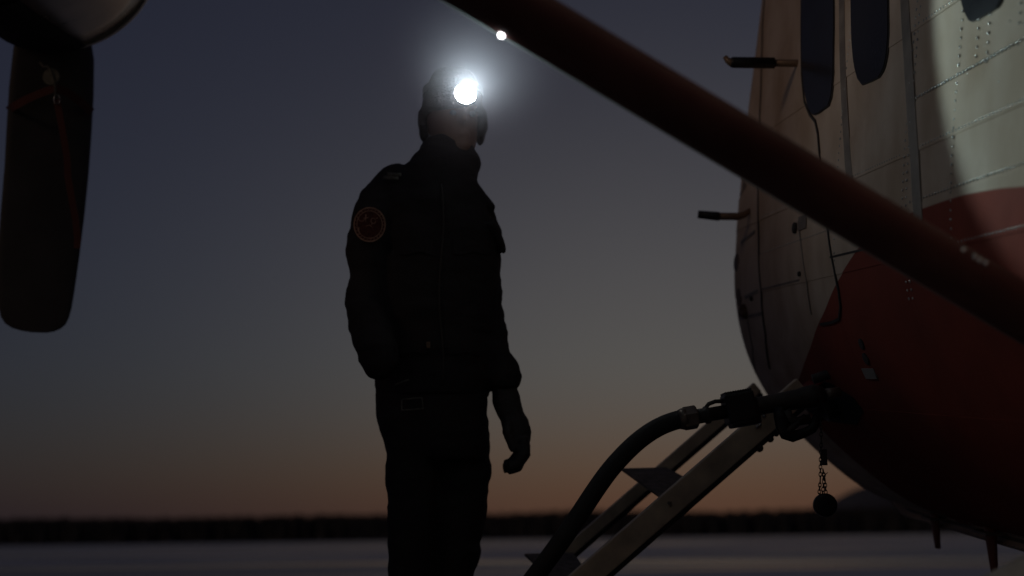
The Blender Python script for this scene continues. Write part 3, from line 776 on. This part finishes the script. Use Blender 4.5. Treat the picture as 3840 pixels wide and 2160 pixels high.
# ---------------------------------------------------------------- boarding ladder
def ladder():
    s_n = (P(2700, 1770, 4.45) - O).dot(VP)
    T = plane_pt(2960, 1500, s_n); B = plane_pt(2247, 2120, s_n); ax = (B-T).normalized()
    k = (T.z)/(T.z-B.z); Bg = T + (B-T)*k; Bg.z = 0.0
    lad = empty('boarding_ladder', Bg, 'tan metal boarding ladder leaning from the fuselage under the fuel nozzle', 'ladder')
    dn = VP.cross(ax).normalized()
    if dn.z > 0: dn = -dn                      # pointing to the ladder's underside
    sepv = VP*0.56
    def rail(top, bot, wide, thick):
        a = (bot-top).normalized(); c = (top+bot)/2
        r = MB().box(c, a, dn, VP, (bot-top).length, wide, thick).build('side_rail', M['ladderpaint'], lad, bevel=0.004)
        # dark strip along the underside
        MB().box(c + dn*(wide/2 + 0.0075), a, dn, VP, (bot-top).length*0.995, 0.014, thick*0.96).build('underside_strip', M['rubber'], r, sm=False)
        return r
    e = (Bg-T).normalized()
    rail(T - e*0.06, Bg, 0.074, 0.030)
    T2 = T + sepv - dn*0.004; B2 = Bg + sepv - dn*0.004
    B2 = T2 + (B2-T2)*(T2.z/(T2.z-B2.z)); rail(T2 - e*0.05, B2, 0.040, 0.026)
    outv = Vector((-RF.x, -RF.y, 0)).normalized()
    # treads: plates let in between the rails, sticking outward
    def tread(A, B_, C_, D_):
        top = [P(*A), P(*B_), P(*C_), P(*D_)]
        nrm = (top[1]-top[0]).cross(top[3]-top[0]).normalized()
        if nrm.z < 0: nrm = -nrm
        bot = [p - nrm*0.007 for p in top]
        tr = MB().add(top + bot, [(0,1,2,3), (7,6,5,4), (0,4,5,1), (1,5,6,2), (2,6,7,3), (3,7,4,0)]).build('tread', M['tread'], lad, sm=False)
        # stiffening ribs under the plate and a bracket to the near rail
        for t in (0.35, 0.5, 0.65):
            p = top[0].lerp(top[1], t); q = top[3].lerp(top[2], t)
            MB().tube([p - nrm*0.011, q - nrm*0.011], 0.004, 6).build('tread_rib', M['alloy'], tr)
        g = [top[3], top[2], top[2] - Vector((0, 0, 0.06)) + e*0.02, top[3] - Vector((0, 0, 0.012))]
        th = VP*0.003
        MB().add([p+th for p in g] + [p-th for p in g], [(0,1,2,3), (7,6,5,4), (0,4,5,1), (1,5,6,2), (2,6,7,3), (3,7,4,0)]).build('gusset', M['alloy'], tr, sm=False)
    tread((2330, 1756, 4.74), (2499, 1752, 4.95), (2591, 1802, 4.68), (2512, 1886, 4.42))
    tread((1968, 2076, 4.74), (2150, 2072, 4.95), (2200, 2142, 4.68), (2130, 2225, 4.42))
    tread((1600, 2400, 4.74), (1790, 2396, 4.95), (1830, 2466, 4.68), (1750, 2550, 4.42))
    # hinge pins and bolts near the top
    for q, r in ((0.17, 0.013), (0.125, 0.012), (0.10, 0.010)):
        p = T + e*q + dn*0.052; MB().ell(p, r, r*1.6, r, 10, 6).build('bolt', M['darksteel'], lad)
    for u, v in ((2866, 1560), (2858, 1550), (2850, 1592), (2840, 1600)):
        p = plane_pt(u, v, s_n-0.022); MB().ell(p, 0.006, 0.005, 0.006, 8, 5).build('bolt', M['steel'], lad)
    # hook over the sill
    MB().tube([T - e*0.10, T - e*0.14 + RF*0.05, T - e*0.10 + RF*0.12], [0.016]*3, 10).build('hook', M['darksteel'], lad)
ladder(); tick('ladder')

# ---------------------------------------------------------------- fuel hose with nozzle
def fuel():
    Y = 4.08
    f = empty('fuel_hose', P(1600, 2690, Y), 'black fuel hose arching up to its nozzle in the fuselage side', 'hose')
    f.location.z = 0
    pts = [(2575, 1568), (2530, 1578), (2480, 1597), (2430, 1626), (2380, 1665), (2330, 1714), (2280, 1772), (2230, 1842), (2180, 1918), (2130, 1992), (2080, 2062), (2030, 2130), (1980, 2196), (1920, 2275), (1840, 2372), (1740, 2480), (1620, 2590)]
    wp = [P(u, v, Y + 0.02*math.sin(i*0.5)) for i, (u, v) in enumerate(pts)]
    e = wp[-1]
    wp += [Vector((e.x-0.12, e.y, 0.05)), Vector((e.x-0.3, e.y-0.05, 0.031)), Vector((e.x-0.9, e.y-0.4, 0.030)), Vector((e.x-2.2, e.y-0.8, 0.030))]
    # smooth through the points
    sm = []
    for i in range(len(wp)-1):
        p0, p1, p2, p3 = wp[max(i-1, 0)], wp[i], wp[i+1], wp[min(i+2, len(wp)-1)]
        for k in range(4):
            t = k/4; sm.append(0.5*((2*p1)+(-p0+p2)*t+(2*p0-5*p1+4*p2-p3)*t*t+(-p0+3*p1-3*p2+p3)*t**3))
    sm.append(wp[-1])
    MB().tube(sm, 0.0268, 20).build('hose', M['rubber'], f)
    a = P(2558, 1572, Y); b = P(3090, 1480, Y + 0.03); ax = (b-a).normalized(); Ltot = (b-a).length
    def at(u): return a + ax*(Ltot*(u-2558)/(3090-2558))
    def lathe(name, prof, m, n=20, hexa=False, sm=True):
        up = Vector((0, 0, 1)); up = (up - ax*up.dot(ax)).normalized(); sd = ax.cross(up)
        nn = 6 if hexa else n
        rings = [[at(u) + up*(S2M(r, Y)*math.cos(2*math.pi*k/nn + 0.26)) + sd*(S2M(r, Y)*math.sin(2*math.pi*k/nn + 0.26)) for k in range(nn)] for u, r in prof]
        return MB().ring_loft(rings).build(name, m, f, sm=sm)
    lathe('ferrule', [(2546, 36), (2560, 41), (2572, 41)], M['alloy'])
    lathe('hex_coupling', [(2560, 40), (2566, 45), (2608, 45), (2614, 38)], M['alloy'], hexa=True, sm=False)
    lathe('swivel', [(2608, 28), (2640, 28), (2642, 33), (2658, 33), (2660, 26), (2722, 26)], M['darksteel'])
    up = Vector((0, 0, 1)); up = (up - ax*up.dot(ax)).normalized(); sd = ax.cross(up)
    # loop handle over the swivel
    MB().tube([at(2650) + up*0.02, at(2664) + up*0.030, at(2690) + up*0.034, at(2730) + up*0.030], 0.006, 8).build('bail', M['darksteel'], f)
    # ribbed swivel guard block
    px0 = at(2771)
    g = MB().box(px0 + up*0.004, ax, up, sd, S2M(112, Y), S2M(112, Y), 0.075).build('guard_block', M['plastic'], f, bevel=0.007)
    MB().box(px0 - up*0.012 + ax*0.008, ax, up, sd, S2M(112, Y), S2M(100, Y), 0.072).build('guard_block', M['plastic'], f, bevel=0.008)
    for k in range(11):
        c = px0 + up*(S2M(58, Y) + 0.004) + ax*S2M(-48 + 9.6*k, Y)
        MB().box(c, ax, up, sd, 0.0028, 0.010, 0.068).build('rib', M['plastic'], g, sm=False)
    lathe('nozzle_body', [(2826, 30), (2832, 36), (2838, 33), (2846, 36), (2852, 33), (2860, 36), (2866, 34), (2905, 35), (2990, 38), (3030, 44), (3060, 46), (3090, 30)], M['darksteel'])
    lathe('spout', [(3085, 22), (3150, 20)], M['alloy'])
    # trigger guard and lever
    MB().tube([P(2918, 1525, Y), P(2926, 1560, Y), P(2938, 1598, Y), P(2952, 1625, Y), P(2974, 1636, Y), P(3010, 1626, Y), P(3046, 1608, Y), P(3070, 1560, Y)], [0.009, 0.011, 0.013, 0.013, 0.010, 0.008, 0.008, 0.009], 10, flat=1.8).build('trigger_guard', M['plastic'], f)
    MB().tube([P(2945, 1538, Y), P(2962, 1570, Y), P(2990, 1580, Y), P(3040, 1570, Y)], [0.009, 0.008, 0.007, 0.008], 8, flat=1.8).build('trigger', M['darksteel'], f)
    MB().tube([P(2952, 1618, Y), P(2986, 1590, Y), P(3020, 1560, Y)], [0.012, 0.010, 0.008], 8, flat=1.6).build('latch', M['darksteel'], f)
    # dust cap on its chain
    def links(px, name, r=0.0058):
        mb = MB()
        for i in range(len(px)-1):
            (u0, v0), (u1, v1) = px[i], px[i+1]; n = max(1, int(math.hypot(u1-u0, v1-v0)/12))
            for k in range(n):
                t = (k+0.5)/n; c = P(u0+(u1-u0)*t, v0+(v1-v0)*t, Y-0.03); dirv = (P(u1, v1, Y) - P(u0, v0, Y)).normalized()
                side = Vector((1, 0, 0)) if k % 2 else Vector((0, 1, 0)); side = (side - dirv*side.dot(dirv)).normalized()
                mb.tube([c + dirv*(r*1.25*math.cos(q)) + side*(r*0.7*math.sin(q)) for q in np.linspace(0, 2*math.pi, 11)], 0.0013, 5, cap=False)
        return mb.build(name, M['darksteel'], f)
    links([(3078, 1580), (3080, 1650), (3077, 1730), (3076, 1800), (3072, 1850), (3084, 1856), (3090, 1800), (3086, 1760), (3094, 1800), (3097, 1852)], 'chain')
    MB().tube([P(3104, 1772, Y-0.03), P(3088, 1785, Y-0.03), P(3084, 1800, Y-0.03)], 0.0012, 5).build('wire', M['darksteel'], f)
    c = P(3095, 1894, Y-0.03)
    MB().ring_loft([[c + X0*(r*math.cos(q)) + Vector((0, 0, 1))*(r*math.sin(q)) + Vector((0, h, 0)) for q in np.linspace(0, 2*math.pi, 29)[:-1]] for r, h in ((0.024, -0.012), (0.031, -0.010), (0.033, -0.004), (0.033, 0.012), (0.028, 0.012))]).build('dust_cap', M['plastic'], f)
    p = P(3090, 1715, Y + 0.02)
    MB().box(p, X0, Vector((0, 1, 0)), Vector((0, 0, 1)), 0.016, 0.012, 0.045).build('chain_clip', M['darksteel'], f, sm=False)
fuel(); tick('fuel')

# ---------------------------------------------------------------- person
YM = 4.55
def person():
    foot = P(1620, 2016 + 0.48/YM*FPX, YM); foot.z = 0
    man = empty('person', foot, 'person in dark jacket and trousers standing with headlamp lit', 'person')
    def hring(v, xl, xr, hd, dy=0.0, n=28, pw=2.3):
        c = P((xl+xr)/2, v, YM+dy); hw = S2M((xr-xl)/2, YM+dy); r = []
        for k in range(n):
            q = 2*math.pi*k/n; cx, sx = math.cos(q), math.sin(q)
            r.append(c + X0*(hw*math.copysign(abs(cx)**(2/pw), cx)) + Vector((0, 1, 0))*(hd*math.copysign(abs(sx)**(2/pw), sx)))
        return r
    def stack(mb, rows, k=1.0, n=28, pw=2.3):
        rings = []
        for row in rows:
            v, xl, xr, hd = row[:4]; dy = row[4] if len(row) > 4 else 0
            m = (xl+xr)/2; h = (xr-xl)/2*k
            rings.append(hring(v, m-h, m+h, hd*k, dy, n, pw))
        return mb.ring_loft(rings)
    def limb(mb, rows, k=1.0, n=18, flat=1.05, ref=None):
        return mb.tube([P(u, v, YM+dy) for u, v, r, dy in rows], [S2M(r, YM)*k for u, v, r, dy in rows], n, flat=flat, ref=ref)
    torso = [(645, 1492, 1790, 0.10), (665, 1455, 1795, 0.12), (700, 1432, 1798, 0.135), (760, 1400, 1830, 0.155), (840, 1388, 1856, 0.165), (895, 1388, 1877, 0.17), (950, 1390, 1880, 0.17), (1010, 1393, 1878, 0.17), (1067, 1395, 1873, 0.17), (1160, 1400, 1872, 0.17), (1250, 1405, 1868, 0.165), (1340, 1410, 1860, 0.165), (1405, 1412, 1852, 0.165), (1450, 1410, 1840, 0.16), (1490, 1407, 1830, 0.155), (1494, 1412, 1824, 0.15)]
    rarm = [(1500, 690, 58, 0.0), (1455, 712, 66, -0.017), (1412, 760, 72, -0.064), (1388, 820, 70, -0.1), (1374, 900, 72, -0.105), (1372, 980, 70, -0.105), (1374, 1036, 66, -0.105), (1370, 1075, 74, -0.105), (1366, 1140, 75, -0.115), (1376, 1200, 73, -0.145), (1400, 1262, 71, -0.175), (1414, 1325, 72, -0.205), (1436, 1368, 62, -0.215), (1462, 1392, 44, -0.215)]
    larm = [(1750, 720, 50, 0.02), (1790, 790, 62, 0.02), (1812, 870, 68, 0.02), (1816, 960, 66, 0.02), (1812, 1050, 66, 0.02), (1816, 1110, 73, 0.02), (1818, 1160, 70, 0.02), (1820, 1222, 71, 0.0), (1834, 1268, 71, -0.01), (1846, 1330, 69, -0.03), (1858, 1362, 66, -0.03), (1880, 1385, 71, -0.035), (1886, 1415, 69, -0.04), (1886, 1440, 60, -0.04), (1888, 1458, 50, -0.04)]
    collar = [(665, 1480, 1800, 0.125), (640, 1500, 1800, 0.12), (615, 1526, 1806, 0.118), (600, 1532, 1804, 0.115), (575, 1553, 1786, 0.105), (556, 1566, 1778, 0.10), (535, 1584, 1760, 0.092), (528, 1590, 1750, 0.085)]
    legA = [(1440, 1545, 1, 0), (1500, 1545, 1, 0)]
    hips = [(1420, 1415, 1838, 0.145), (1497, 1407, 1828, 0.15), (1558, 1413, 1827, 0.15), (1613, 1424, 1830, 0.145), (1657, 1441, 1833, 0.14), (1700, 1455, 1836, 0.135), (1730, 1470, 1830, 0.125)]
    lgR = [(1560, 1418, 1650, 0.125, -0.02), (1613, 1424, 1650, 0.12, -0.02), (1657, 1442, 1648, 0.115, -0.02), (1700, 1456, 1646, 0.11, -0.02), (1755, 1446, 1645, 0.11, -0.02), (1813, 1450, 1644, 0.105, -0.02), (1870, 1454, 1643, 0.10, -0.02), (1960, 1455, 1640, 0.10, -0.02), (2025, 1455, 1638, 0.10, -0.02), (2083, 1462, 1638, 0.098, -0.02), (2160, 1462, 1640, 0.098, -0.02), (2320, 1466, 1630, 0.095, 0.0), (2500, 1462, 1628, 0.095, 0.01), (2545, 1456, 1632, 0.10, 0.01)]
    lgL = [(1560, 1610, 1828, 0.125, 0.04), (1613, 1612, 1831, 0.12, 0.04), (1700, 1614, 1836, 0.11, 0.04), (1740, 1614, 1839, 0.11, 0.04), (1774, 1614, 1841, 0.11, 0.04), (1795, 1614, 1834, 0.11, 0.04), (1850, 1614, 1828, 0.105, 0.04), (1901, 1614, 1824, 0.105, 0.04), (1960, 1614, 1818, 0.10, 0.04), (2017, 1614, 1809, 0.10, 0.04), (2037, 1614, 1798, 0.10, 0.04), (2071, 1614, 1803, 0.10, 0.04), (2120, 1612, 1784, 0.098, 0.04), (2160, 1608, 1767, 0.098, 0.05), (2320, 1600, 1756, 0.095, 0.06), (2500, 1600, 1752, 0.095, 0.06), (2545, 1596, 1756, 0.10, 0.06)]
    head = [(318, 1650, 1744, 0.05), (340, 1622, 1772, 0.085, 0.01), (380, 1604, 1790, 0.105, 0.01), (430, 1598, 1798, 0.112, 0.01), (470, 1600, 1798, 0.11, 0.005), (505, 1612, 1796, 0.105, 0.0), (540, 1630, 1788, 0.098, -0.005), (570, 1652, 1776, 0.09, -0.01), (592, 1676, 1760, 0.07, -0.025), (603, 1700, 1744, 0.035, -0.04)]
    # body under the clothes, one skin
    mb = MB()
    stack(mb, torso[1:], 0.86); limb(mb, rarm, 0.8); limb(mb, larm, 0.8)
    stack(mb, hips, 0.86)
    stack(mb, lgR + [(2600, 1452, 1640, 0.12, -0.01)], 0.84); stack(mb, lgL + [(2600, 1590, 1764, 0.12, 0.04)], 0.84)
    stack(mb, head, 1.0, 24, 2.1)
    stack(mb, [(520, 1630, 1760, 0.06, 0.02), (600, 1615, 1765, 0.062, 0.02), (690, 1590, 1780, 0.08, 0.02)])
    fx = Vector((math.sin(R(10)), -math.cos(R(10)), 0)); fr = Vector((math.cos(R(10)), math.sin(R(10)), 0))
    fc = P(1722, 480, YM) + fx*0.10
    mb.tube([fc + Vector((0, 0, 0.03)) , fc + fx*0.016 + Vector((0, 0, 0.0)), fc + fx*0.022 - Vector((0, 0, 0.012))], [0.010, 0.013, 0.012], 10)      # nose
    mb.ell(fc + Vector((0, 0, 0.042)) - fx*0.008, 0.055, 0.02, 0.012)                                                                              # brow
    mb.ell(fc - Vector((0, 0, 0.045)) - fx*0.004, 0.026, 0.012, 0.006); mb.ell(fc - Vector((0, 0, 0.057)) - fx*0.004, 0.023, 0.012, 0.007)         # lips
    mb.ell(fc - Vector((0, 0, 0.085)) - fx*0.012, 0.028, 0.02, 0.018)                                                                              # chin
    for sg in (-1, 1): mb.ell(P(1697 + sg*102, 470, YM + 0.02), 0.012, 0.022, 0.034)
    # inner hands
    limb(mb, [(1888, 1450, 36, -0.04), (1905, 1530, 36, -0.045), (1930, 1600, 38, -0.05), (1945, 1660, 30, -0.05)], 1.0)
    body = mb.remeshed('body', M['skin'], man, 0.009, smooth_iter=3)
    for sg in (-1, 1):
        e = fc + fr*(sg*0.032) + Vector((0, 0, 0.022)) - fx*0.006
        MB().ell(e, 0.012, 0.012, 0.012, 12, 8).build('eye', M['eye'], body)
    # jacket
    mb = MB()
    stack(mb, torso); limb(mb, rarm); limb(mb, larm); stack(mb, collar)
    mb.tube([P(1770, 705, YM-0.03), P(1810, 748, YM-0.03), P(1838, 772, YM-0.035), P(1852, 788, YM-0.035)], [0.022, 0.019, 0.013, 0.010], 10, flat=3.0)      # lapel flap
    mb.tube([P(1840, 850, YM-0.06), P(1872, 905, YM-0.06), P(1886, 938, YM-0.06), P(1893, 950, YM-0.06)], [0.02, 0.013, 0.009, 0.006], 10, flat=3.5)         # pocket flap
    mb.tube([P(1510, 640, YM), P(1465, 650, YM), P(1432, 674, YM-0.01), P(1400, 706, YM-0.01)], [0.02, 0.022, 0.022, 0.018], 10, flat=3.0)
    jk = mb.remeshed('jacket', M['black_cloth'], man, 0.008, wrinkle=0.008, wscale=8.0, smooth_iter=3)
    # zip, pocket flaps and hem band lie on the cloth
    def onfront(u, v, off=0.0):
        o_ = P(u, v, YM - 0.6); d_ = (P(u, v, YM) - o_).normalized()
        ok, loc, nrm_, ix = jk_bvh.ray_cast(o_, d_)
        return (loc - d_*(0.003 + off)) if ok is not None and loc is not None else P(u, v, YM - 0.17)
    from mathutils.bvhtree import BVHTree
    class _B:
        pass
    bmj = bmesh.new(); bmj.from_mesh(jk.data); tree = BVHTree.FromBMesh(bmj); bmj.free()
    jk_bvh = _B(); jk_bvh.ray_cast = lambda o_, d_: (lambda r_: (r_[0], r_[0], r_[1], r_[2]))(tree.ray_cast(o_, d_))
    MB().tube([onfront(1655 + 8*math.sin(k*0.3), 690 + 26*k) for k in range(30)], 0.0035, 6).build('zip', M['trimdark'], jk)
    def flap(c_, w_, h_, name):
        u0, v0 = c_; nu, nv = 8, 4; V = []; F = []
        for off in (0.006, 0.0):
            for b_ in range(nv+1):
                for a_ in range(nu+1): V.append(onfront(u0 + w_*(a_/nu-0.5), v0 + h_*(b_/nv-0.5) + 6*math.sin(a_), off))
        n1 = (nu+1)*(nv+1)
        for b_ in range(nv):
            for a_ in range(nu):
                q = b_*(nu+1)+a_; F.append((q, q+1, q+nu+2, q+nu+1)); F.append((n1+q, n1+q+nu+1, n1+q+nu+2, n1+q+1))
        rim = [a_ for a_ in range(nu+1)] + [b_*(nu+1)+nu for b_ in range(1, nv+1)] + [nv*(nu+1)+a_ for a_ in range(nu-1, -1, -1)] + [b_*(nu+1) for b_ in range(nv-1, 0, -1)]
        for k in range(len(rim)): x_, y_ = rim[k], rim[(k+1) % len(rim)]; F.append((x_, n1+x_, n1+y_, y_))
        mesh(name, V, F, M['black_cloth'], jk, False)
    flap((1560, 920), 130, 60, 'pocket_flap'); flap((1765, 920), 130, 60, 'pocket_flap'); flap((1540, 1300), 120, 50, 'pocket_flap'); flap((1740, 1300), 120, 50, 'pocket_flap')
    # trousers
    mb = MB(); stack(mb, hips); stack(mb, lgR); stack(mb, lgL)
    mb.remeshed('trousers', M['trousers'], man, 0.008, wrinkle=0.007, wscale=7.0, smooth_iter=3)
    for xc, dy in ((1546, 0.0), (1677, 0.05)):
        mb = MB(); c = P(xc, 2016 + 0.48/YM*FPX, YM+dy); c.z = 0
        mb.ell(c + Vector((0.0, 0, 0.09)), 0.068, 0.085, 0.09); mb.ell(c + Vector((0.06, -0.075, 0.048)), 0.066, 0.12, 0.048)
        mb.box(c + Vector((0.035, -0.045, 0.014)), Vector((0.87, 0.5, 0)), Vector((0.5, -0.87, 0)), Vector((0, 0, 1)), 0.105, 0.27, 0.028)
        mb.remeshed('boot', M['rubber'], man, 0.008)
    # glove: palm, four fingers, thumb
    mb = MB()
    limb(mb, [(1889, 1452, 47, -0.04), (1897, 1492, 53, -0.04), (1911, 1540, 50, -0.045), (1922, 1565, 47, -0.045), (1935, 1600, 52, -0.05), (1942, 1632, 52, -0.05), (1950, 1665, 40, -0.05)], 1.0, flat=0.85, ref=(1, 0, 0))
    for i, (k0, k1, k2, k3, dy) in enumerate([((1958, 1640), (1966, 1692), (1942, 1738), (1910, 1752), -0.085), ((1962, 1645), (1966, 1702), (1938, 1748), (1900, 1762), -0.063), ((1958, 1645), (1958, 1704), (1926, 1750), (1886, 1756), -0.041), ((1950, 1640), (1948, 1695), (1920, 1735), (1892, 1742), -0.021)]):
        rr = (22, 23, 22, 20)[i]
        limb(mb, [(*k0, rr+1, dy), (*k1, rr, dy), (*k2, rr-1, dy), (*k3, rr-3, dy)], 1.0, n=12)
    limb(mb, [(1908, 1578, 20, -0.07), (1902, 1622, 18, -0.088), (1918, 1662, 16, -0.092), (1930, 1692, 14, -0.09)], 1.0, n=12)
    mb.remeshed('glove', M['glove'], man, 0.005, wrinkle=0.002, wscale=22, smooth_iter=2)
    # hat with ear flaps
    mb = MB()
    stack(mb, [(262, 1672, 1722, 0.02, 0.01), (270, 1640, 1756, 0.065, 0.01), (288, 1617, 1782, 0.09, 0.01), (328, 1597, 1802, 0.118, 0.01), (386, 1584, 1812, 0.128, 0.01), (435, 1573, 1824, 0.132, 0.01), (446, 1572, 1825, 0.132, 0.012)], 1.0, 28, 2.1)
    for sg, xa, xb, vb in ((-1, 1590, 1592, 522), (1, 1806, 1800, 541)):
        mb.tube([P(xa, 425, YM+0.02), P(xa - sg*(-2), 470, YM+0.02), P(xb, 505, YM+0.015), P(xb, vb-12, YM+0.01)], [0.019, 0.019, 0.017, 0.012], 12, flat=3.0, ref=(1, 0, 0))
    mb.tube([P(1610, 470, YM+0.07), P(1695, 480, YM+0.09), P(1785, 470, YM+0.07)], [0.035, 0.04, 0.035], 12)
    mb.remeshed('winter_hat', M['knit'], man, 0.007, wrinkle=0.003, wscale=14, smooth_iter=3)
    # sleeve patch
    pc = P(1386, 842, YM - 0.02); ra = S2M(71, YM)
    def onarm(du, dv, off=0.0):
        """point on the sleeve in front: du, dv in photograph pixels from the patch centre"""
        u = 1386+du; x = (u - 1385)/74.0; x = max(-0.99, min(0.99, x))
        return P(u, 842+dv, YM - 0.105 - ra*math.sqrt(1-x*x)*1.03 - 0.004 - off)
    def ringpatch(name, r0, r1, off, m, n=40, m_=6):
        V = []; F = []
        for i in range(m_+1):
            r = r0 + (r1-r0)*i/m_
            for k in range(n): q = 2*math.pi*k/n; V.append(onarm(r*0.98*math.cos(q), r*1.06*math.sin(q), off))
        for i in range(m_):
            for k in range(n): F.append((i*n+k, i*n+(k+1) % n, (i+1)*n+(k+1) % n, (i+1)*n+k))
        return mesh(name, V, F, m, jk)
    ringpatch('sleeve_patch', 0.5, 62, 0.003, M['patchred'])
    ringpatch('patch_border', 57, 62, 0.0055, M['patchring'], m_=2)
    ringpatch('patch_border', 47, 50, 0.005, M['patchring'], m_=2)
    def stroke(pts, w, name='patch_emblem'):
        MB().tube([onarm(a, b, 0.005) for a, b in pts], w, 6).build(name, M['patchring'], jk)
    stroke([(-43, -28), (-38, -14), (-26, -12), (-16, -22)], 0.0013); stroke([(-14, -38), (-15, -10)], 0.0016); stroke([(-24, -24), (-4, -26)], 0.0012)
    stroke([(14 + 9*math.cos(q), -14 + 10*math.sin(q)) for q in np.linspace(0, 6.0, 14)], 0.0012); stroke([(26, -22), (30, -26)], 0.0012); stroke([(12, -6), (6, 2)], 0.0012)
    stroke([(-40, 10), (-41, 24), (-36, 36)], 0.0018); stroke([(-14, 6), (0, 2), (10, 10)], 0.0011)
    for k in range(26):                                # lettering round the border
        q = 2*math.pi*k/26; stroke([(52*math.cos(q), 55*math.sin(q)), (55*math.cos(q+0.08), 58*math.sin(q+0.08))], 0.0010, 'patch_letter')
    # shoulder slide and hip label
    for k, (v0, v1) in enumerate(((649, 655), (662, 669))):
        MB().tube([P(1452 - k*14, v0+4, YM-0.115), P(1480 - k*10, v0+1+4, YM-0.122), P(1505-k*10, v1, YM-0.122)], 0.006, 8, flat=0.4).build('shoulder_stripe', M['trim'], jk)
    def trimline(px, w=0.0025):
        MB().tube([P(u, v, YM-0.168) for u, v in px], w, 6).build('label_trim', M['trim'], jk)
    trimline([(1506, 1500), (1545, 1494), (1582, 1492), (1588, 1532), (1545, 1536), (1506, 1538), (1506, 1502)]); trimline([(1480, 1444), (1510, 1432), (1534, 1424)], 0.003)
    MB().box(P(1606, 1294, YM-0.19), X0, Vector((0, 1, 0)), Vector((0, 0, 1)), 0.012, 0.006, 0.02).build('zip_pull', M['alloy2'], jk, bevel=0.002)
    return man
M['eye'] = mat('eye', (0.3, 0.3, 0.3), 0.15)
person(); tick('person')

# ---------------------------------------------------------------- headlamp worn over the hat
def headlamp():
    ax = Vector((math.sin(R(10)), -math.cos(R(10)), math.sin(R(2.5)))).normalized(); rt = ax.cross(Vector((0, 0, 1))).normalized(); up = rt.cross(ax)
    c = P(1745, 352, YM - 0.150)
    h = empty('headlamp', P(1700, 360, YM), 'lit headlamp shining white on the forehead over the hat', 'headlamp')
    def ring(r, d, n=32): return [c + ax*d + rt*(r*math.cos(2*math.pi*k/n)) + up*(r*math.sin(2*math.pi*k/n)) for k in range(n)]
    MB().ring_loft([ring(0.020, -0.05), ring(0.026, -0.04), ring(0.033, -0.012), ring(0.037, 0.0), ring(0.037, 0.006), ring(0.0345, 0.006), ring(0.0345, 0.001)]).build('housing', M['plastic'], h)
    MB().ring_loft([ring(0.0342, 0.002), ring(0.031, 0.006), ring(0.016, 0.0095), ring(0.002, 0.0105)]).build('lens', M['lamp'], h)
    rings = []
    cc = P(1698, 352, YM + 0.01)
    for q in np.linspace(0, 2*math.pi, 49):
        p = Vector((0.096*math.cos(q), 0.132*math.sin(q), 0)); pn = Vector((math.cos(q), math.sin(q), 0))
        rings.append([cc + p - up*0.012, cc + p + pn*0.004 - up*0.012, cc + p + pn*0.004 + up*0.012, cc + p + up*0.012])
    MB().ring_loft(rings, cap=False).build('strap', M['strap'], h, sm=False)
    li = bpy.data.lights.new('headlamp_beam', 'SPOT'); li.energy = 46; li.spot_size = R(79); li.spot_blend = 0.11; li.shadow_soft_size = 0.012; li.color = (0.72, 1.0, 1.02)
    lo = bpy.data.objects.new('headlamp_beam', li); col.objects.link(lo); lo.location = c + ax*0.03
    lo.rotation_euler = (-ax).to_track_quat('Z', 'Y').to_euler()
    lo.parent = h; lo.matrix_parent_inverse = Matrix.Translation(h.location).inverted()
lm = bpy.data.materials.new('lamp_lens'); lm.use_nodes = True
b = lm.node_tree.nodes['Principled BSDF']; b.inputs['Emission Color'].default_value = (0.95, 1.0, 1.0, 1); b.inputs['Emission Strength'].default_value = 110
M['lamp'] = lm
headlamp()

# ---------------------------------------------------------------- mist volume added to give the glow round the headlamp
def headlamp_glow():
    ax = Vector((math.sin(R(10)), -math.cos(R(10)), 0.0))
    c = P(1745, 352, YM - 0.150) + ax*0.10
    m = bpy.data.materials.new('glow_mist'); m.use_nodes = True; n = m.node_tree.nodes; l = m.node_tree.links
    n.remove(n['Principled BSDF']); v = n.new('ShaderNodeVolumePrincipled')
    v.inputs['Color'].default_value = (1.0, 0.86, 0.96, 1); v.inputs['Anisotropy'].default_value = 0.35
    tc = n.new('ShaderNodeTexCoord'); ln = n.new('ShaderNodeVectorMath'); ln.operation = 'LENGTH'; l.new(tc.outputs['Object'], ln.inputs[0])
    mr = n.new('ShaderNodeMapRange'); mr.interpolation_type = 'SMOOTHSTEP'; mr.inputs[1].default_value = 0.0; mr.inputs[2].default_value = 0.46; mr.inputs[3].default_value = 0.085; mr.inputs[4].default_value = 0.0
    l.new(ln.outputs['Value'], mr.inputs[0])
    l.new(mr.outputs[0], v.inputs['Density']); l.new(v.outputs[0], n['Material Output'].inputs['Volume'])
    o = MB().ell((0, 0, 0), 0.47, 0.47, 0.47, 28, 18).build('glow_mist', m)
    o.location = c
    tag(o, 'faint mist volume added for the glow round the headlamp', 'mist', kind='stuff')
headlamp_glow()
